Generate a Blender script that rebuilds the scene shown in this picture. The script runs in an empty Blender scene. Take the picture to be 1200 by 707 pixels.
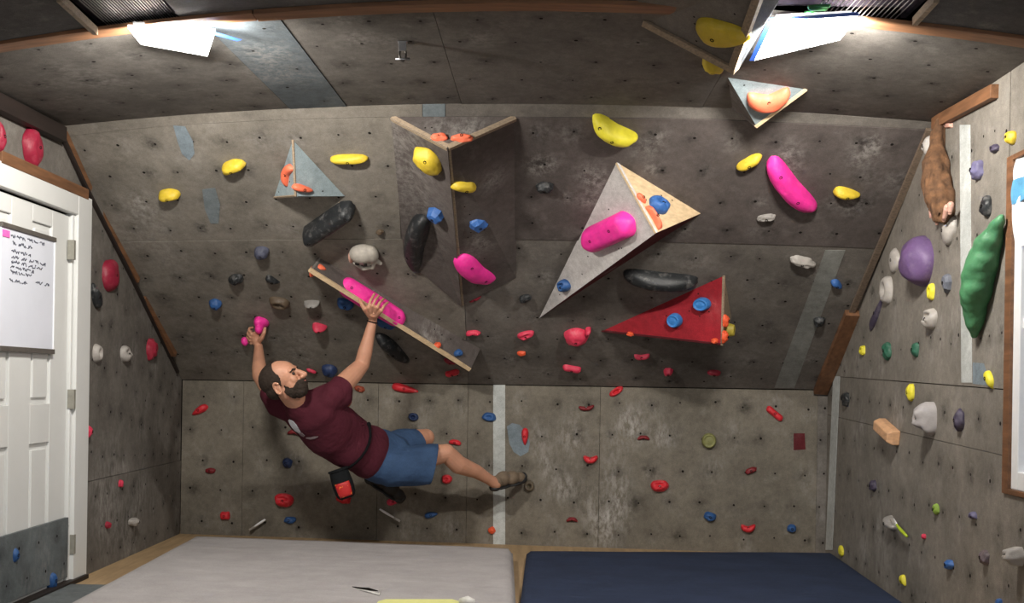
import bpy, bmesh, math, random
import numpy as np
from mathutils import Vector, Matrix, noise
from mathutils.bvhtree import BVHTree

# ------------------------------------------------------------------ camera, world, exposure
SC = bpy.context.scene
COL = SC.collection
F = 1290.0                       # focal length in pixels of the 1200 px wide frame
H = 1.075                        # lens height above the floor
HORIZON = 447.0
ROLL = 0.0157
CAM = Vector((0, 0, H))
RIGHT = Vector((math.cos(ROLL), 0, math.sin(ROLL)))
UP = Vector((-math.sin(ROLL), 0, math.cos(ROLL)))
cam_d = bpy.data.cameras.new('camera')
cam = bpy.data.objects.new('camera', cam_d)
COL.objects.link(cam)
cam_d.sensor_width = 36.0
cam_d.lens = 36.0 * F / 1200.0
cam_d.shift_y = (HORIZON - 353.5) / 1200.0
cam_d.clip_start = 0.05
cam.matrix_world = Matrix(((RIGHT.x, UP.x, 0, 0), (RIGHT.y, UP.y, -1, 0), (RIGHT.z, UP.z, 0, H), (0, 0, 0, 1)))
SC.camera = cam

WORLD_STRENGTH = 0.92
LAMP_STRENGTH = 11.0
BULB_WATTS = 50.0
SC.view_settings.view_transform = 'Standard'
SC.view_settings.look = 'None'
SC.view_settings.gamma = 1.0
SC.view_settings.use_curve_mapping = False
SC.view_settings.exposure = 0.22
w = bpy.data.worlds.new('world')
SC.world = w
w.use_nodes = True
w.node_tree.nodes['Background'].inputs[0].default_value = (0.93, 0.96, 1.0, 1)
w.node_tree.nodes['Background'].inputs[1].default_value = WORLD_STRENGTH

# ------------------------------------------------------------------ helpers
def ray(px, py):
    return RIGHT * ((px - 600) / F) + UP * ((HORIZON - py) / F) + Vector((0, 1, 0))

def at(px, py, d):
    """the point seen at a pixel, d metres deep"""
    return CAM + ray(px, py) * d

class Plane:
    def __init__(s, p, n):
        s.p = Vector(p); s.n = Vector(n).normalized()
        if s.n.dot(CAM - s.p) < 0: s.n = -s.n
    def hit(s, px, py, lift=0.0):
        r = ray(px, py)
        t = (s.p + s.n * lift - CAM).dot(s.n) / r.dot(s.n)
        return CAM + r * t
    def normal(s, p=None): return s.n

def plane3(a, b, c):
    return Plane(a, (b - a).cross(c - a))

KL = at(213, 445, 7.5)           # kicker's top corners
KR = at(970, 457, 7.0)
KZ = (KL.z + KR.z) / 2; KL.z = KR.z = KZ
OL = at(75, 148, 5.53)
OVER = plane3(KL, KR, OL)
OR_ = OVER.hit(1095, 143)
kd = (KR - KL).normalized()
KICK = Plane(KL, Vector((-kd.y, kd.x, 0)))
LEFT = Plane(KL, Vector(((OL - KL).y, -(OL - KL).x, 0)))
RIGHTW = Plane(KR, Vector(((OR_ - KR).y, -(OR_ - KR).x, 0)))
FLOOR = Plane((0, 0, 0), (0, 0, 1))

SEAM = [(75, 148), (200, 135), (340, 127), (440, 123.5), (541, 121), (600, 121.5), (700, 122.5), (823, 125), (856, 127), (940, 132), (1095, 143)]
BEAM = [(0, 57), (50, 48), (110, 38), (150, 31), (250, 22), (300, 18), (400, 12), (500, 9), (600, 7.5), (700, 8), (800, 10), (900, 15), (1000, 24), (1070, 30), (1130, 38), (1190, 52)]
def _fit(pts, deg=2):
    x = np.array([p.x for p in pts])
    return np.polyfit(x, np.array([p.y for p in pts]), deg), np.polyfit(x, np.array([p.z for p in pts]), deg)
_sp = [OVER.hit(*p) for p in SEAM]
_bp = [at(p[0], p[1], 4.05 - 0.075 * (p[0] - 600) / 300) for p in BEAM]
SY, SZ = _fit(_sp)
_, BZ = _fit(_bp)
def yS(x): return float(np.polyval(SY, x))
def yB(x): return 4.05 - 0.075 * (x * F / 4.05) / 300
def zS(x): return float(np.polyval(SZ, x))
def zB(x): return float(np.polyval(BZ, x))
def ceil_z(x, y):
    t = (yS(x) - y) / (yS(x) - yB(x))
    t = min(max(t, -0.1), 1.0)
    return zS(x) + t * (zB(x) - zS(x))
class Ceil:
    def hit(s, px, py, lift=0.0):
        r = ray(px, py)
        a, b = 0.3, 9.0
        for _ in range(48):
            m = (a + b) / 2
            p = CAM + r * m
            if p.z > ceil_z(p.x, p.y) - lift: b = m
            else: a = m
        return CAM + r * a
    def normal(s, p):
        e = 0.03
        dx = (ceil_z(p.x + e, p.y) - ceil_z(p.x - e, p.y)) / (2 * e)
        dy = (ceil_z(p.x, p.y + e) - ceil_z(p.x, p.y - e)) / (2 * e)
        return Vector((dx, dy, -1)).normalized()
CEIL = Ceil()
SURF = {'K': KICK, 'O': OVER, 'L': LEFT, 'R': RIGHTW, 'C': CEIL, 'F': FLOOR}

def tag(o, label=None, cat=None, group=None, kind=None):
    if label: o['label'] = label
    if cat: o['category'] = cat
    if group: o['group'] = group
    if kind: o['kind'] = kind
    return o

def mesh(name, verts, faces, mats, parent=None, smooth=False, loc=None, idx=None, auto=None):
    """one mesh object; verts in world space, loc becomes its origin"""
    off = Vector(loc) if loc is not None else Vector((0, 0, 0))
    me = bpy.data.meshes.new(name)
    me.from_pydata([tuple(Vector(v) - off) for v in verts], [], faces)
    for m in (mats if isinstance(mats, (list, tuple)) else [mats]): me.materials.append(m)
    if idx is not None: me.polygons.foreach_set('material_index', idx)
    if smooth: me.polygons.foreach_set('use_smooth', [True] * len(me.polygons))
    me.update()
    if auto: me.set_sharp_from_angle(angle=math.radians(auto))
    o = bpy.data.objects.new(name, me)
    COL.objects.link(o)
    if parent is not None:
        o.parent = parent
        if loc is None: 
            off = parent.location
            for v in me.vertices: v.co -= off
    else: o.location = off
    return o

def empty(name, loc, **k):
    o = bpy.data.objects.new(name, None); o.empty_display_size = 0.05
    COL.objects.link(o); o.location = loc
    return tag(o, **k)

def box_vf(o, ax, ay, az):
    """box from corner o along three edge vectors"""
    o, ax, ay, az = map(Vector, (o, ax, ay, az))
    v = [o, o + ax, o + ax + ay, o + ay, o + az, o + ax + az, o + ax + ay + az, o + ay + az]
    f = [(0, 3, 2, 1), (4, 5, 6, 7), (0, 1, 5, 4), (1, 2, 6, 5), (2, 3, 7, 6), (3, 0, 4, 7)]
    if ax.cross(ay).dot(az) < 0: f = [tuple(reversed(q)) for q in f]
    return v, f

def join(*vfs):
    V, Fc = [], []
    for v, f in vfs:
        b = len(V); V += list(v); Fc += [tuple(i + b for i in q) for q in f]
    return V, Fc

def bevel(o, wd=0.003, seg=2):
    m = o.modifiers.new('bevel', 'BEVEL'); m.width = wd; m.segments = seg; m.limit_method = 'ANGLE'
    return o

def strip_vf(pts, n, wd, th, side):
    """a flat batten of given width and thickness running along pts; n surface normal, side the width direction"""
    V, Fc = [], []
    for p in pts:
        V += [p, p + side * wd, p + side * wd + n * th, p + n * th]
    for i in range(len(pts) - 1):
        a = 4 * i; b = a + 4
        for k in range(4):
            Fc.append((a + k, a + (k + 1) % 4, b + (k + 1) % 4, b + k))
    Fc.append((3, 2, 1, 0)); e = 4 * (len(pts) - 1); Fc.append((e, e + 1, e + 2, e + 3))
    return V, Fc

def tube_vf(pts, r, seg=10):
    V, Fc = [], []
    rr = r if isinstance(r, (list, tuple)) else [r] * len(pts)
    for i, p in enumerate(pts):
        d = (pts[min(i + 1, len(pts) - 1)] - pts[max(i - 1, 0)]).normalized()
        a = d.orthogonal().normalized() if i == 0 else (a - d * a.dot(d)).normalized()
        b = d.cross(a)
        for k in range(seg):
            t = 2 * math.pi * k / seg
            V.append(p + (a * math.cos(t) + b * math.sin(t)) * rr[i])
    for i in range(len(pts) - 1):
        for k in range(seg):
            Fc.append((i * seg + k, i * seg + (k + 1) % seg, (i + 1) * seg + (k + 1) % seg, (i + 1) * seg + k))
    Fc.append(tuple(reversed(range(seg)))); e = (len(pts) - 1) * seg; Fc.append(tuple(range(e, e + seg)))
    return V, Fc

# ------------------------------------------------------------------ materials
def _mat(name):
    m = bpy.data.materials.new(name); m.use_nodes = True
    nt = m.node_tree
    return m, nt, nt.nodes, nt.links, nt.nodes['Principled BSDF']
def _noise(N, L, scale, detail=6, rough=0.6, vec=None):
    n = N.new('ShaderNodeTexNoise'); n.inputs['Scale'].default_value = scale
    n.inputs['Detail'].default_value = detail; n.inputs['Roughness'].default_value = rough
    if vec is not None: L.new(vec, n.inputs['Vector'])
    return n
def _ramp(N, L, src, a, b, ca=(0, 0, 0, 1), cb=(1, 1, 1, 1)):
    r = N.new('ShaderNodeValToRGB'); r.color_ramp.elements[0].position = a; r.color_ramp.elements[1].position = b
    r.color_ramp.elements[0].color = ca; r.color_ramp.elements[1].color = cb
    L.new(src, r.inputs[0]); return r
def _mix(N, L, fac, a, b, mode='MIX'):
    m = N.new('ShaderNodeMix'); m.data_type = 'RGBA'; m.blend_type = mode
    for s, v in ((0, fac), (6, a), (7, b)):
        if hasattr(v, 'is_linked'): L.new(v, m.inputs[s])
        elif isinstance(v, tuple): m.inputs[s].default_value = (*v[:3], 1)
        else: m.inputs[s].default_value = v
    return m.outputs[2]
def _bump(N, L, b, src, strength, dist=0.01):
    u = N.new('ShaderNodeBump'); u.inputs['Strength'].default_value = strength; u.inputs['Distance'].default_value = dist
    L.new(src, u.inputs['Height']); L.new(u.outputs[0], b.inputs['Normal'])

def sc(c, k): return tuple(min(1, x * k) for x in c)

def paint_mat(name, base, chalk=(0.42, 0.40, 0.375), scuff=0.5):
    """worn grit paint on plywood: mottled base, chalk and dirt from the mesh attributes, random scuffs"""
    m, nt, N, L, B = _mat(name)
    tc = N.new('ShaderNodeTexCoord'); g = N.new('ShaderNodeNewGeometry').outputs['Position']
    n1 = _noise(N, L, 2.2, 8, 0.65, g); n2 = _noise(N, L, 26, 6, 0.7, g); n3 = _noise(N, L, 240, 2, 0.6, g)
    c = _mix(N, L, _ramp(N, L, n1.outputs[0], 0.3, 0.7).outputs[0], sc(base, 0.72), sc(base, 1.28))
    c = _mix(N, L, 0.32, c, _ramp(N, L, n2.outputs[0], 0.3, 0.72, (0.25, 0.24, 0.23, 1), (0.85, 0.85, 0.85, 1)).outputs[0], 'OVERLAY')
    c = _mix(N, L, 0.35, c, _ramp(N, L, n3.outputs[0], 0.25, 0.75, (0.2, 0.2, 0.2, 1), (0.8, 0.8, 0.8, 1)).outputs[0], 'OVERLAY')
    n4 = _noise(N, L, 7, 9, 0.75, g)
    sf = _ramp(N, L, n4.outputs[0], 0.56, 0.80, (0, 0, 0, 1), (scuff, scuff, scuff, 1))
    c = _mix(N, L, sf.outputs[0], c, sc(chalk, 0.8))
    at_ = N.new('ShaderNodeAttribute'); at_.attribute_name = 'chalk'
    mp = N.new('ShaderNodeMapping'); mp.inputs['Scale'].default_value = (1, 1, 0.45)
    L.new(g, mp.inputs['Vector'])
    n5 = _noise(N, L, 32, 6, 0.75, mp.outputs[0])
    cr = _ramp(N, L, n5.outputs[0], 0.42, 0.68)
    mm = N.new('ShaderNodeMath'); mm.operation = 'MULTIPLY'; mm.use_clamp = True
    L.new(at_.outputs['Fac'], mm.inputs[0]); L.new(cr.outputs[0], mm.inputs[1])
    c = _mix(N, L, mm.outputs[0], c, chalk)
    dt = N.new('ShaderNodeAttribute'); dt.attribute_name = 'dirt'
    n6 = _noise(N, L, 24, 4, 0.7, g)
    md = N.new('ShaderNodeMath'); md.operation = 'MULTIPLY'; md.use_clamp = True
    L.new(dt.outputs['Fac'], md.inputs[0]); L.new(_ramp(N, L, n6.outputs[0], 0.30, 0.70).outputs[0], md.inputs[1])
    c = _mix(N, L, md.outputs[0], c, sc(base, 0.3))
    L.new(c, B.inputs['Base Color']); B.inputs['Roughness'].default_value = 0.82
    B.inputs['Specular IOR Level'].default_value = 0.25
    _bump(N, L, B, n3.outputs[0], 0.35, 0.003)
    return m

def wood_mat(name, base, dark=0.55, axis='Z', scale=1.0, rough=0.6):
    m, nt, N, L, B = _mat(name)
    g = N.new('ShaderNodeNewGeometry').outputs['Position']
    mp = N.new('ShaderNodeMapping')
    s = {'X': (1.2, 14, 14), 'Y': (14, 1.2, 14), 'Z': (14, 14, 1.2), 'D': (9, 9, 22)}[axis]
    mp.inputs['Scale'].default_value = tuple(q * scale for q in s)
    L.new(g, mp.inputs['Vector'])
    n = _noise(N, L, 2.5, 8, 0.65, mp.outputs[0]); n2 = _noise(N, L, 5, 6, 0.6, g)
    c = _mix(N, L, _ramp(N, L, n.outputs[0], 0.32, 0.68).outputs[0], sc(base, dark), sc(base, 1.15))
    c = _mix(N, L, _ramp(N, L, n2.outputs[0], 0.5, 0.8, (0, 0, 0, 1), (0.5, 0.5, 0.5, 1)).outputs[0], c, sc(base, 0.6))
    L.new(c, B.inputs['Base Color']); B.inputs['Roughness'].default_value = rough
    _bump(N, L, B, n.outputs[0], 0.2, 0.002)
    return m

def plain(name, base, rough=0.55, metal=0.0, var=0.15, nscale=30, bump=0.0, chalk=0.0, spec=0.5, fine=120, sss=0):
    m, nt, N, L, B = _mat(name)
    tc = N.new('ShaderNodeTexCoord').outputs['Object']
    n = _noise(N, L, nscale, 5, 0.6, tc)
    c = _mix(N, L, _ramp(N, L, n.outputs[0], 0.3, 0.7).outputs[0], sc(base, 1 - var), sc(base, 1 + var))
    if chalk:
        n2 = _noise(N, L, 22, 6, 0.7, tc)
        c = _mix(N, L, _ramp(N, L, n2.outputs[0], 0.52, 0.8, (0, 0, 0, 1), (chalk, chalk, chalk, 1)).outputs[0], c, (0.6, 0.57, 0.55))
    L.new(c, B.inputs['Base Color'])
    B.inputs['Roughness'].default_value = rough; B.inputs['Metallic'].default_value = metal
    B.inputs['Specular IOR Level'].default_value = spec
    if bump:
        n3 = _noise(N, L, fine, 4, 0.65, tc); _bump(N, L, B, n3.outputs[0], bump, 0.004)
    return m

def emit_mat(name, col, s):
    m, nt, N, L, B = _mat(name)
    B.inputs['Base Color'].default_value = (0.9, 0.9, 0.9, 1)
    B.inputs['Emission Color'].default_value = (*col, 1); B.inputs['Emission Strength'].default_value = s
    return m

M = {}
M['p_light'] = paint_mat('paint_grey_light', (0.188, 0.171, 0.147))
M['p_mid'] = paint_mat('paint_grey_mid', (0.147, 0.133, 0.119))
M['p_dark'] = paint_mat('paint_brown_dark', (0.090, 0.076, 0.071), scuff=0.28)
M['p_blue'] = paint_mat('paint_slate', (0.158, 0.186, 0.200), scuff=0.35)
M['p_kick'] = paint_mat('paint_kicker', (0.153, 0.136, 0.110))
M['p_side'] = paint_mat('paint_side', (0.134, 0.122, 0.109))
M['p_right'] = paint_mat('paint_right', (0.183, 0.167, 0.145))
M['p_ceil'] = paint_mat('paint_ceiling', (0.128, 0.118, 0.108))
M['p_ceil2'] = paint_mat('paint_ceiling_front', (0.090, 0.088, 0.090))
M['stripe'] = paint_mat('paint_stripe_white', (0.42, 0.44, 0.43), scuff=0.2)
M['stripe_dull'] = paint_mat('paint_stripe_dull', (0.22, 0.225, 0.21), scuff=0.2)
M['patchblue'] = paint_mat('paint_patch_blue', (0.17, 0.21, 0.24), scuff=0.25)
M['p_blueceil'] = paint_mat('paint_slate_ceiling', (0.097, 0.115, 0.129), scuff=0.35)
M['vol_blue'] = paint_mat('volume_slate_blue', (0.22, 0.27, 0.29), chalk=(0.45, 0.45, 0.45), scuff=0.25)
M['vol_shaded'] = paint_mat('volume_slate_shaded', (0.040, 0.045, 0.052), scuff=0.2)  # slate with shade put into the colour, for the face beside the lamp
M['vol_white'] = paint_mat('volume_pale_grey', (0.50, 0.48, 0.47), chalk=(0.6, 0.6, 0.6), scuff=0.1)
M['vol_red'] = paint_mat('volume_red', (0.25, 0.012, 0.020), chalk=(0.35, 0.10, 0.10), scuff=0.12)
M['vol_maroon'] = paint_mat('volume_maroon', (0.09, 0.012, 0.016), scuff=0.1)
M['ply'] = wood_mat('plywood_fresh', (0.62, 0.46, 0.28), 0.78, 'D')
M['ply_edge'] = wood_mat('plywood_edge', (0.34, 0.26, 0.18), 0.55, 'D', 3)
M['ply_edge_dark'] = wood_mat('plywood_edge_worn', (0.17, 0.125, 0.09), 0.5, 'D', 3)
M['batten'] = wood_mat('batten_brown', (0.20, 0.092, 0.042), 0.5, 'Y')
M['beam'] = wood_mat('beam_orange', (0.26, 0.125, 0.06), 0.55, 'X')
M['darkbeam'] = wood_mat('beam_dark', (0.018, 0.011, 0.009), 0.6, 'Y')
M['floorwood'] = wood_mat('floor_ply', (0.42, 0.29, 0.16), 0.75, 'Y', 0.7)
M['hole'] = plain('hole_black', (0.012, 0.010, 0.009), 0.9, spec=0.1)
M['black'] = plain('backing_black', (0.01, 0.009, 0.008), 0.95, spec=0.1)
M['steel'] = plain('bolt_steel', (0.35, 0.35, 0.36), 0.35, 1.0)
M['white'] = plain('door_white', (0.70, 0.71, 0.70), 0.45, var=0.03, nscale=4)
M['whiteframe'] = plain('window_white', (0.85, 0.86, 0.88), 0.5, var=0.03)
M['grey_ply'] = paint_mat('door_kick_plate_grey', (0.12, 0.135, 0.14), scuff=0.2)
M['brass'] = plain('hinge_nickel', (0.30, 0.29, 0.25), 0.5, 0.2)
HC = {  # hold colours
 'pink': (0.86, 0.035, 0.33), 'yellow': (0.62, 0.45, 0.035), 'yellow2': (0.70, 0.62, 0.04), 'red': (0.62, 0.022, 0.035), 'redpink': (0.64, 0.04, 0.09),
 'dkred': (0.20, 0.015, 0.02), 'blue': (0.025, 0.09, 0.26), 'dkblue': (0.018, 0.035, 0.10), 'orange': (0.75, 0.10, 0.035), 'black': (0.016, 0.018, 0.020),
 'grey': (0.25, 0.235, 0.22), 'white': (0.37, 0.345, 0.32), 'bluegrey': (0.06, 0.065, 0.10), 'purple': (0.12, 0.07, 0.17), 'dkpurple': (0.055, 0.045, 0.075),
 'green': (0.02, 0.10, 0.06), 'lime': (0.22, 0.34, 0.05), 'olive': (0.20, 0.20, 0.07), 'brown': (0.10, 0.07, 0.045), 'wood': (0.62, 0.37, 0.21),
 'rust': (0.30, 0.06, 0.03), 'salmon': (0.80, 0.16, 0.08), 'khaki': (0.16, 0.13, 0.09)}
for k, c in HC.items():
    ck = 0.30 if k in ('red', 'redpink', 'black', 'white', 'grey') else 0.12
    M['h_' + k] = plain('hold_' + k, c, 0.5 if k != 'black' else 0.45, var=0.14, nscale=18, bump=0.35, chalk=ck, spec=0.4)
M['h_green_big'] = plain('hold_green_big', (0.055, 0.19, 0.085), 0.5, var=0.3, nscale=9, bump=0.4, chalk=0.12)

# ------------------------------------------------------------------ worn plywood panels
RNG = np.random.default_rng(7)
HOLES = []          # every bolt hole, for chalk placing
def lerp_poly(poly, u):
    if len(poly) == 2:
        return poly[0] + (poly[1] - poly[0]) * u
    k = u * (len(poly) - 1); i = min(int(k), len(poly) - 2)
    return poly[i] + (poly[i + 1] - poly[i]) * (k - i)
def panel(name, top, bot, mat, parent, normal, th=0.018, res=0.02, off=0.0, holes=0.20, chalk=1.0, zfun=None, gap=0.0015, spots=()):
    """plywood sheet between two world polylines (left to right), with T-nut holes, chalk and dirt attributes"""
    wlen = max((top[-1] - top[0]).length, (bot[-1] - bot[0]).length); hlen = ((top[0] - bot[0]).length + (top[-1] - bot[-1]).length) / 2
    nu = max(2, int(wlen / res)); nv = max(2, int(hlen / res))
    nrm = Vector(normal) if not callable(normal) else None
    def P(u, v):
        u = gap / wlen + u * (1 - 2 * gap / wlen); v = gap / hlen + v * (1 - 2 * gap / hlen)
        p = lerp_poly(bot, u) * (1 - v) + lerp_poly(top, u) * v
        n = nrm if nrm is not None else normal(p)
        return p, n
    V, Fc = [], []
    for j in range(nv + 1):
        for i in range(nu + 1):
            p, n = P(i / nu, j / nv); V.append(p + n * off)
    W = nu + 1
    # winding so that the face normal follows n
    p0, n0 = P(0.5, 0.5)
    fl = (V[1] - V[0]).cross(V[W] - V[0]).dot(n0) < 0
    for j in range(nv):
        for i in range(nu):
            q = (j * W + i, j * W + i + 1, (j + 1) * W + i + 1, (j + 1) * W + i)
            Fc.append(tuple(reversed(q)) if fl else q)
    # rim going back by th
    rim = [i for i in range(W)] + [j * W + nu for j in range(1, nv + 1)] + [nv * W + i for i in range(nu - 1, -1, -1)] + [j * W for j in range(nv - 1, 0, -1)]
    b0 = len(V)
    for r in rim: V.append(V[r] - n0 * th)
    for k in range(len(rim)):
        k2 = (k + 1) % len(rim)
        q = (rim[k], b0 + k, b0 + k2, rim[k2])
        Fc.append(tuple(reversed(q)) if fl else q)
    idx = [0] * len(Fc)
    hp = []
    if holes:
        mu = max(1, round(wlen / holes)); mv = max(1, round(hlen / holes))
        for j in range(mv):
            for i in range(mu):
                u = (i + (0.3 if j % 2 else 0.7)) / mu + RNG.normal() * 0.006; v = (j + 0.5) / mv + RNG.normal() * 0.01
                if not (0.01 < u < 0.99 and 0.03 < v < 0.97): continue
                p, n = P(u, v); p = p + n * (off + 0.0007)
                a = n.orthogonal().normalized(); b = n.cross(a); r = 0.0055 + 0.003 * RNG.random()
                s = len(V)
                for k in range(8):
                    t = math.pi / 4 * k; V.append(p + (a * math.cos(t) + b * math.sin(t)) * r)
                q = tuple(range(s, s + 8)); Fc.append(q); idx.append(1); hp.append(p)
    o = mesh(name, V, Fc, [mat, M['hole']], parent, idx=idx)
    A = np.array([tuple(v) for v in V]); ch = np.zeros(len(V)); di = np.zeros(len(V))
    def splat(arr, p, sx, k, sz=None, dx=0, dz=0):
        d = A - np.array([p[0] + dx, p[1], p[2] + dz]); sz = sz or sx
        arr += k * np.exp(-(d[:, 0] ** 2 + d[:, 1] ** 2) / (2 * sx * sx) - d[:, 2] ** 2 / (2 * sz * sz))
    for p in hp:
        splat(di, p, 0.020 + 0.020 * RNG.random(), 0.35 + 1.0 * RNG.random(), dx=RNG.normal() * 0.012)
        if RNG.random() < 0.55: splat(ch, p, 0.025 + 0.03 * RNG.random(), chalk * (0.15 + 0.55 * RNG.random()), 0.03 + 0.05 * RNG.random(), RNG.normal() * 0.03, -0.02 + RNG.normal() * 0.03)
    for (p, r, k) in spots: splat(ch, p, r, k, r * 1.5)
    for nme, arr in (('chalk', ch), ('dirt', di)):
        a_ = o.data.attributes.new(nme, 'FLOAT', 'POINT'); a_.data.foreach_set('value', np.clip(arr, 0, 1.2).astype(np.float32))
    return o

def pol(surf, pts): return [surf.hit(*p) for p in pts]
def curve_y(pts, x): return float(np.interp(x, [p[0] for p in pts], [p[1] for p in pts]))
# ------------------------------------------------------------------ the room: floor, walls, ceiling
NK, NO, NL, NR = KICK.n, OVER.n, LEFT.n, RIGHTW.n
def quad_slab(name, pts, n, th, mat, label=None):
    v = [Vector(p) for p in pts]; v2 = [p - n * th for p in v]
    f = [(0, 1, 2, 3), (7, 6, 5, 4)] + [(i, i + 4, (i + 1) % 4 + 4, (i + 1) % 4) for i in range(4)]
    if (v[1] - v[0]).cross(v[2] - v[0]).dot(n) < 0: f = [tuple(reversed(q)) for q in f]
    o = mesh(name, v + v2, f, mat, loc=None)
    return tag(o, label, kind='structure')

quad_slab('floor', [(-2.75, -0.6, 0), (2.5, -0.6, 0), (2.5, 8.0, 0), (-2.75, 8.0, 0)], Vector((0, 0, 1)), 0.1, M['floorwood'])

# unseen shell added behind and above the climbing walls to block leaking sky light
for nm, o_, ax_, ay_, az_ in (('wall_light_block_back', (-3.0, 8.0, -.1), (5.25, 0, 0), (0, .1, 0), (0, 0, 3.3)), ('wall_light_block_left', (-3.1, -.6, -.1), (.1, 0, 0), (0, 8.7, 0), (0, 0, 3.3)),
                              ('ceiling_light_block', (-3.1, -.6, 3.1), (6.2, 0, 0), (0, 8.7, 0), (0, 0, .1)), ('wall_light_block_right', (2.15, 4.70, -.1), (.1, 0, 0), (0, 3.4, 0), (0, 0, 3.3)),
                              ('wall_light_block_corner', (1.98, 4.68, -.1), (.2, 0, 0), (0, .06, 0), (0, 0, 3.3))):
    v_, f_ = box_vf(o_, ax_, ay_, az_)
    tag(mesh(nm, v_, f_, M['black']), kind='structure')

# kicker: the short vertical wall
wb = quad_slab('wall_back', [(*KL.xy, -0.05), (*KR.xy, -0.05), (*KR.xy, KZ + .015), (*KL.xy, KZ + .015)], NK, 0.05, M['black'])
for v in wb.data.vertices: v.co -= NK * 0.019
KX = [213, 285, 443, 548, 703, 958, 970]
KM = ['p_kick', 'p_kick', 'p_kick', 'p_kick', 'p_kick', 'p_mid']
def kpt(px, z):
    p = KICK.hit(px, 500); return Vector((p.x, p.y, z))
chk = [(500, 0.9, 545), ]
def sp(surf, lst): return [(surf.hit(x, y), r, k) for x, y, r, k in lst]
kick_spots = sp(KICK, [(735, 495, .05, .8), (720, 560, .06, .7), (728, 590, .05, .9), (712, 625, .06, .8), (670, 510, .07, .6), (775, 512, .04, .7), (668, 572, .05, .6), (700, 615, .05, .7),
                       (655, 575, .04, .5), (630, 520, .05, .4), (525, 620, .04, .5), (640, 545, .03, .6), (690, 590, .05, .5), (745, 500, .05, .7)])
for i in range(len(KX) - 1):
    a, b = KX[i], KX[i + 1]
    panel('plywood_panel', [kpt(a, KZ - 0.004), kpt(b, KZ - 0.004)], [kpt(a, -0.02), kpt(b, -0.02)], M[KM[i]], wb, NK, gap=0.0012 if i < 5 else 0.0, holes=0.21, chalk=0.7, spots=kick_spots)

# overhanging wall
wo = quad_slab('wall_overhang', [KL, KR, OR_, OL], NO, 0.05, M['black'])
for v in wo.data.vertices: v.co -= NO * 0.02
MIDSEAM = [(138, 284), (300, 281.5), (470, 280), (605, 280), (750, 283), (900, 286), (1036, 291)]
LIP = [(78, 160), (200, 147), (340, 140), (463, 137), (522, 137), (600, 137), (823, 139), (1093, 152)]
KTOP = [(213, 445), (970, 457)]
def seg(curve, x0, x1, n=9): return [OVER.hit(x0 + (x1 - x0) * i / n, curve_y(curve, x0 + (x1 - x0) * i / n)) for i in range(n + 1)]
def wp(a, b, c, d, t, bt, mat, **k):
    panel('plywood_panel', seg(t, a, b), seg(bt, c, d), M[mat], wo, NO, **k)
over_spots = sp(OVER, [(340, 420, .1, .4), (350, 395, .08, .5), (300, 460, .05, .3), (155, 270, .1, .5), (170, 245, .09, .6), (215, 185, .06, .4), (545, 310, .05, .5), (200, 300, .1, .3), (700, 215, .05, .5),
                       (640, 190, .04, .6), (628, 195, .04, .6), (925, 180, .05, .5), (1010, 185, .06, .4), (820, 305, .05, .5), (800, 310, .05, .3), (760, 170, .05, .5), (690, 235, .04, .5), (245, 420, .1, .3),
                       (440, 300, .05, .4), (1000, 240, .05, .5), (955, 320, .04, .3)])
# narrow strip under the ceiling
wp(75, 495, 78, 495, SEAM, LIP, 'p_light', holes=0, spots=over_spots)
wp(495, 522, 495, 522, SEAM, LIP, 'p_blue', holes=0)
wp(522, 1095, 522, 1093, SEAM, LIP, 'p_mid', holes=0)
# upper row
wp(78, 463, 138, 470, LIP, MIDSEAM, 'p_light', spots=over_spots, off=-0.002)
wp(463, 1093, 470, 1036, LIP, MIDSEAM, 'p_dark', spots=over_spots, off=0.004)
# lower row
wp(138, 541, 213, 549, MIDSEAM, KTOP, 'p_light', spots=over_spots)
wp(541, 1036, 549, 970, MIDSEAM, KTOP, 'p_mid', spots=over_spots)

# left wall, with the door opening left free
XL = lambda y: LEFT.p.x + (y - LEFT.p.y) * (-LEFT.n.y / LEFT.n.x)
def lp(y, z, o=0.0): return Vector((XL(y), y, z)) + NL * o
def yl(px, py=438): return LEFT.hit(px, py).y
DY1 = yl(98.5); DY0 = DY1 - 1.42           # door casing, far and near edge
DZ = LEFT.hit(98, 232).z
wl = empty('wall_left', lp(5, 0), kind='structure')
def over_t(y):                               # the height where the overhang meets a side wall at depth y
    k = (KL.y - y) / (KL.y - OL.y); return KZ + k * (OL.z - KZ)
left_spots = sp(LEFT, [(130, 600, .12, .6), (150, 640, .1, .5), (115, 570, .1, .4), (160, 590, .1, .5)])
zc = lambda y: ceil_z(XL(y), y)
panel('plywood_panel', [lp(DY1, zc(DY1)), lp(OL.y, zc(OL.y)), lp(KL.y, KZ + 0.02)] if DY1 < OL.y else [lp(DY1, over_t(DY1) + .02), lp(KL.y, KZ + .02)],
      [lp(DY1, 0.50), lp(KL.y, 0.50)], M['p_side'], wl, NL, spots=left_spots)
panel('plywood_panel', [lp(DY1, 0.50), lp(KL.y, 0.50)], [lp(DY1, -0.02), lp(KL.y, -0.02)], M['p_side'], wl, NL, spots=left_spots, off=0.003)
panel('plywood_panel', [lp(DY0 - .3, zc(DY0)), lp(DY1, zc(DY1) + .02), ], [lp(DY0 - .3, DZ), lp(DY1, DZ)], M['p_side'], wl, NL, off=-0.003, holes=0)
panel('plywood_panel', [lp(-0.5, 2.6), lp(DY0, 2.6)], [lp(-0.5, -0.02), lp(DY0, -0.02)], M['p_side'], wl, NL, holes=0, res=0.1)

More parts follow.
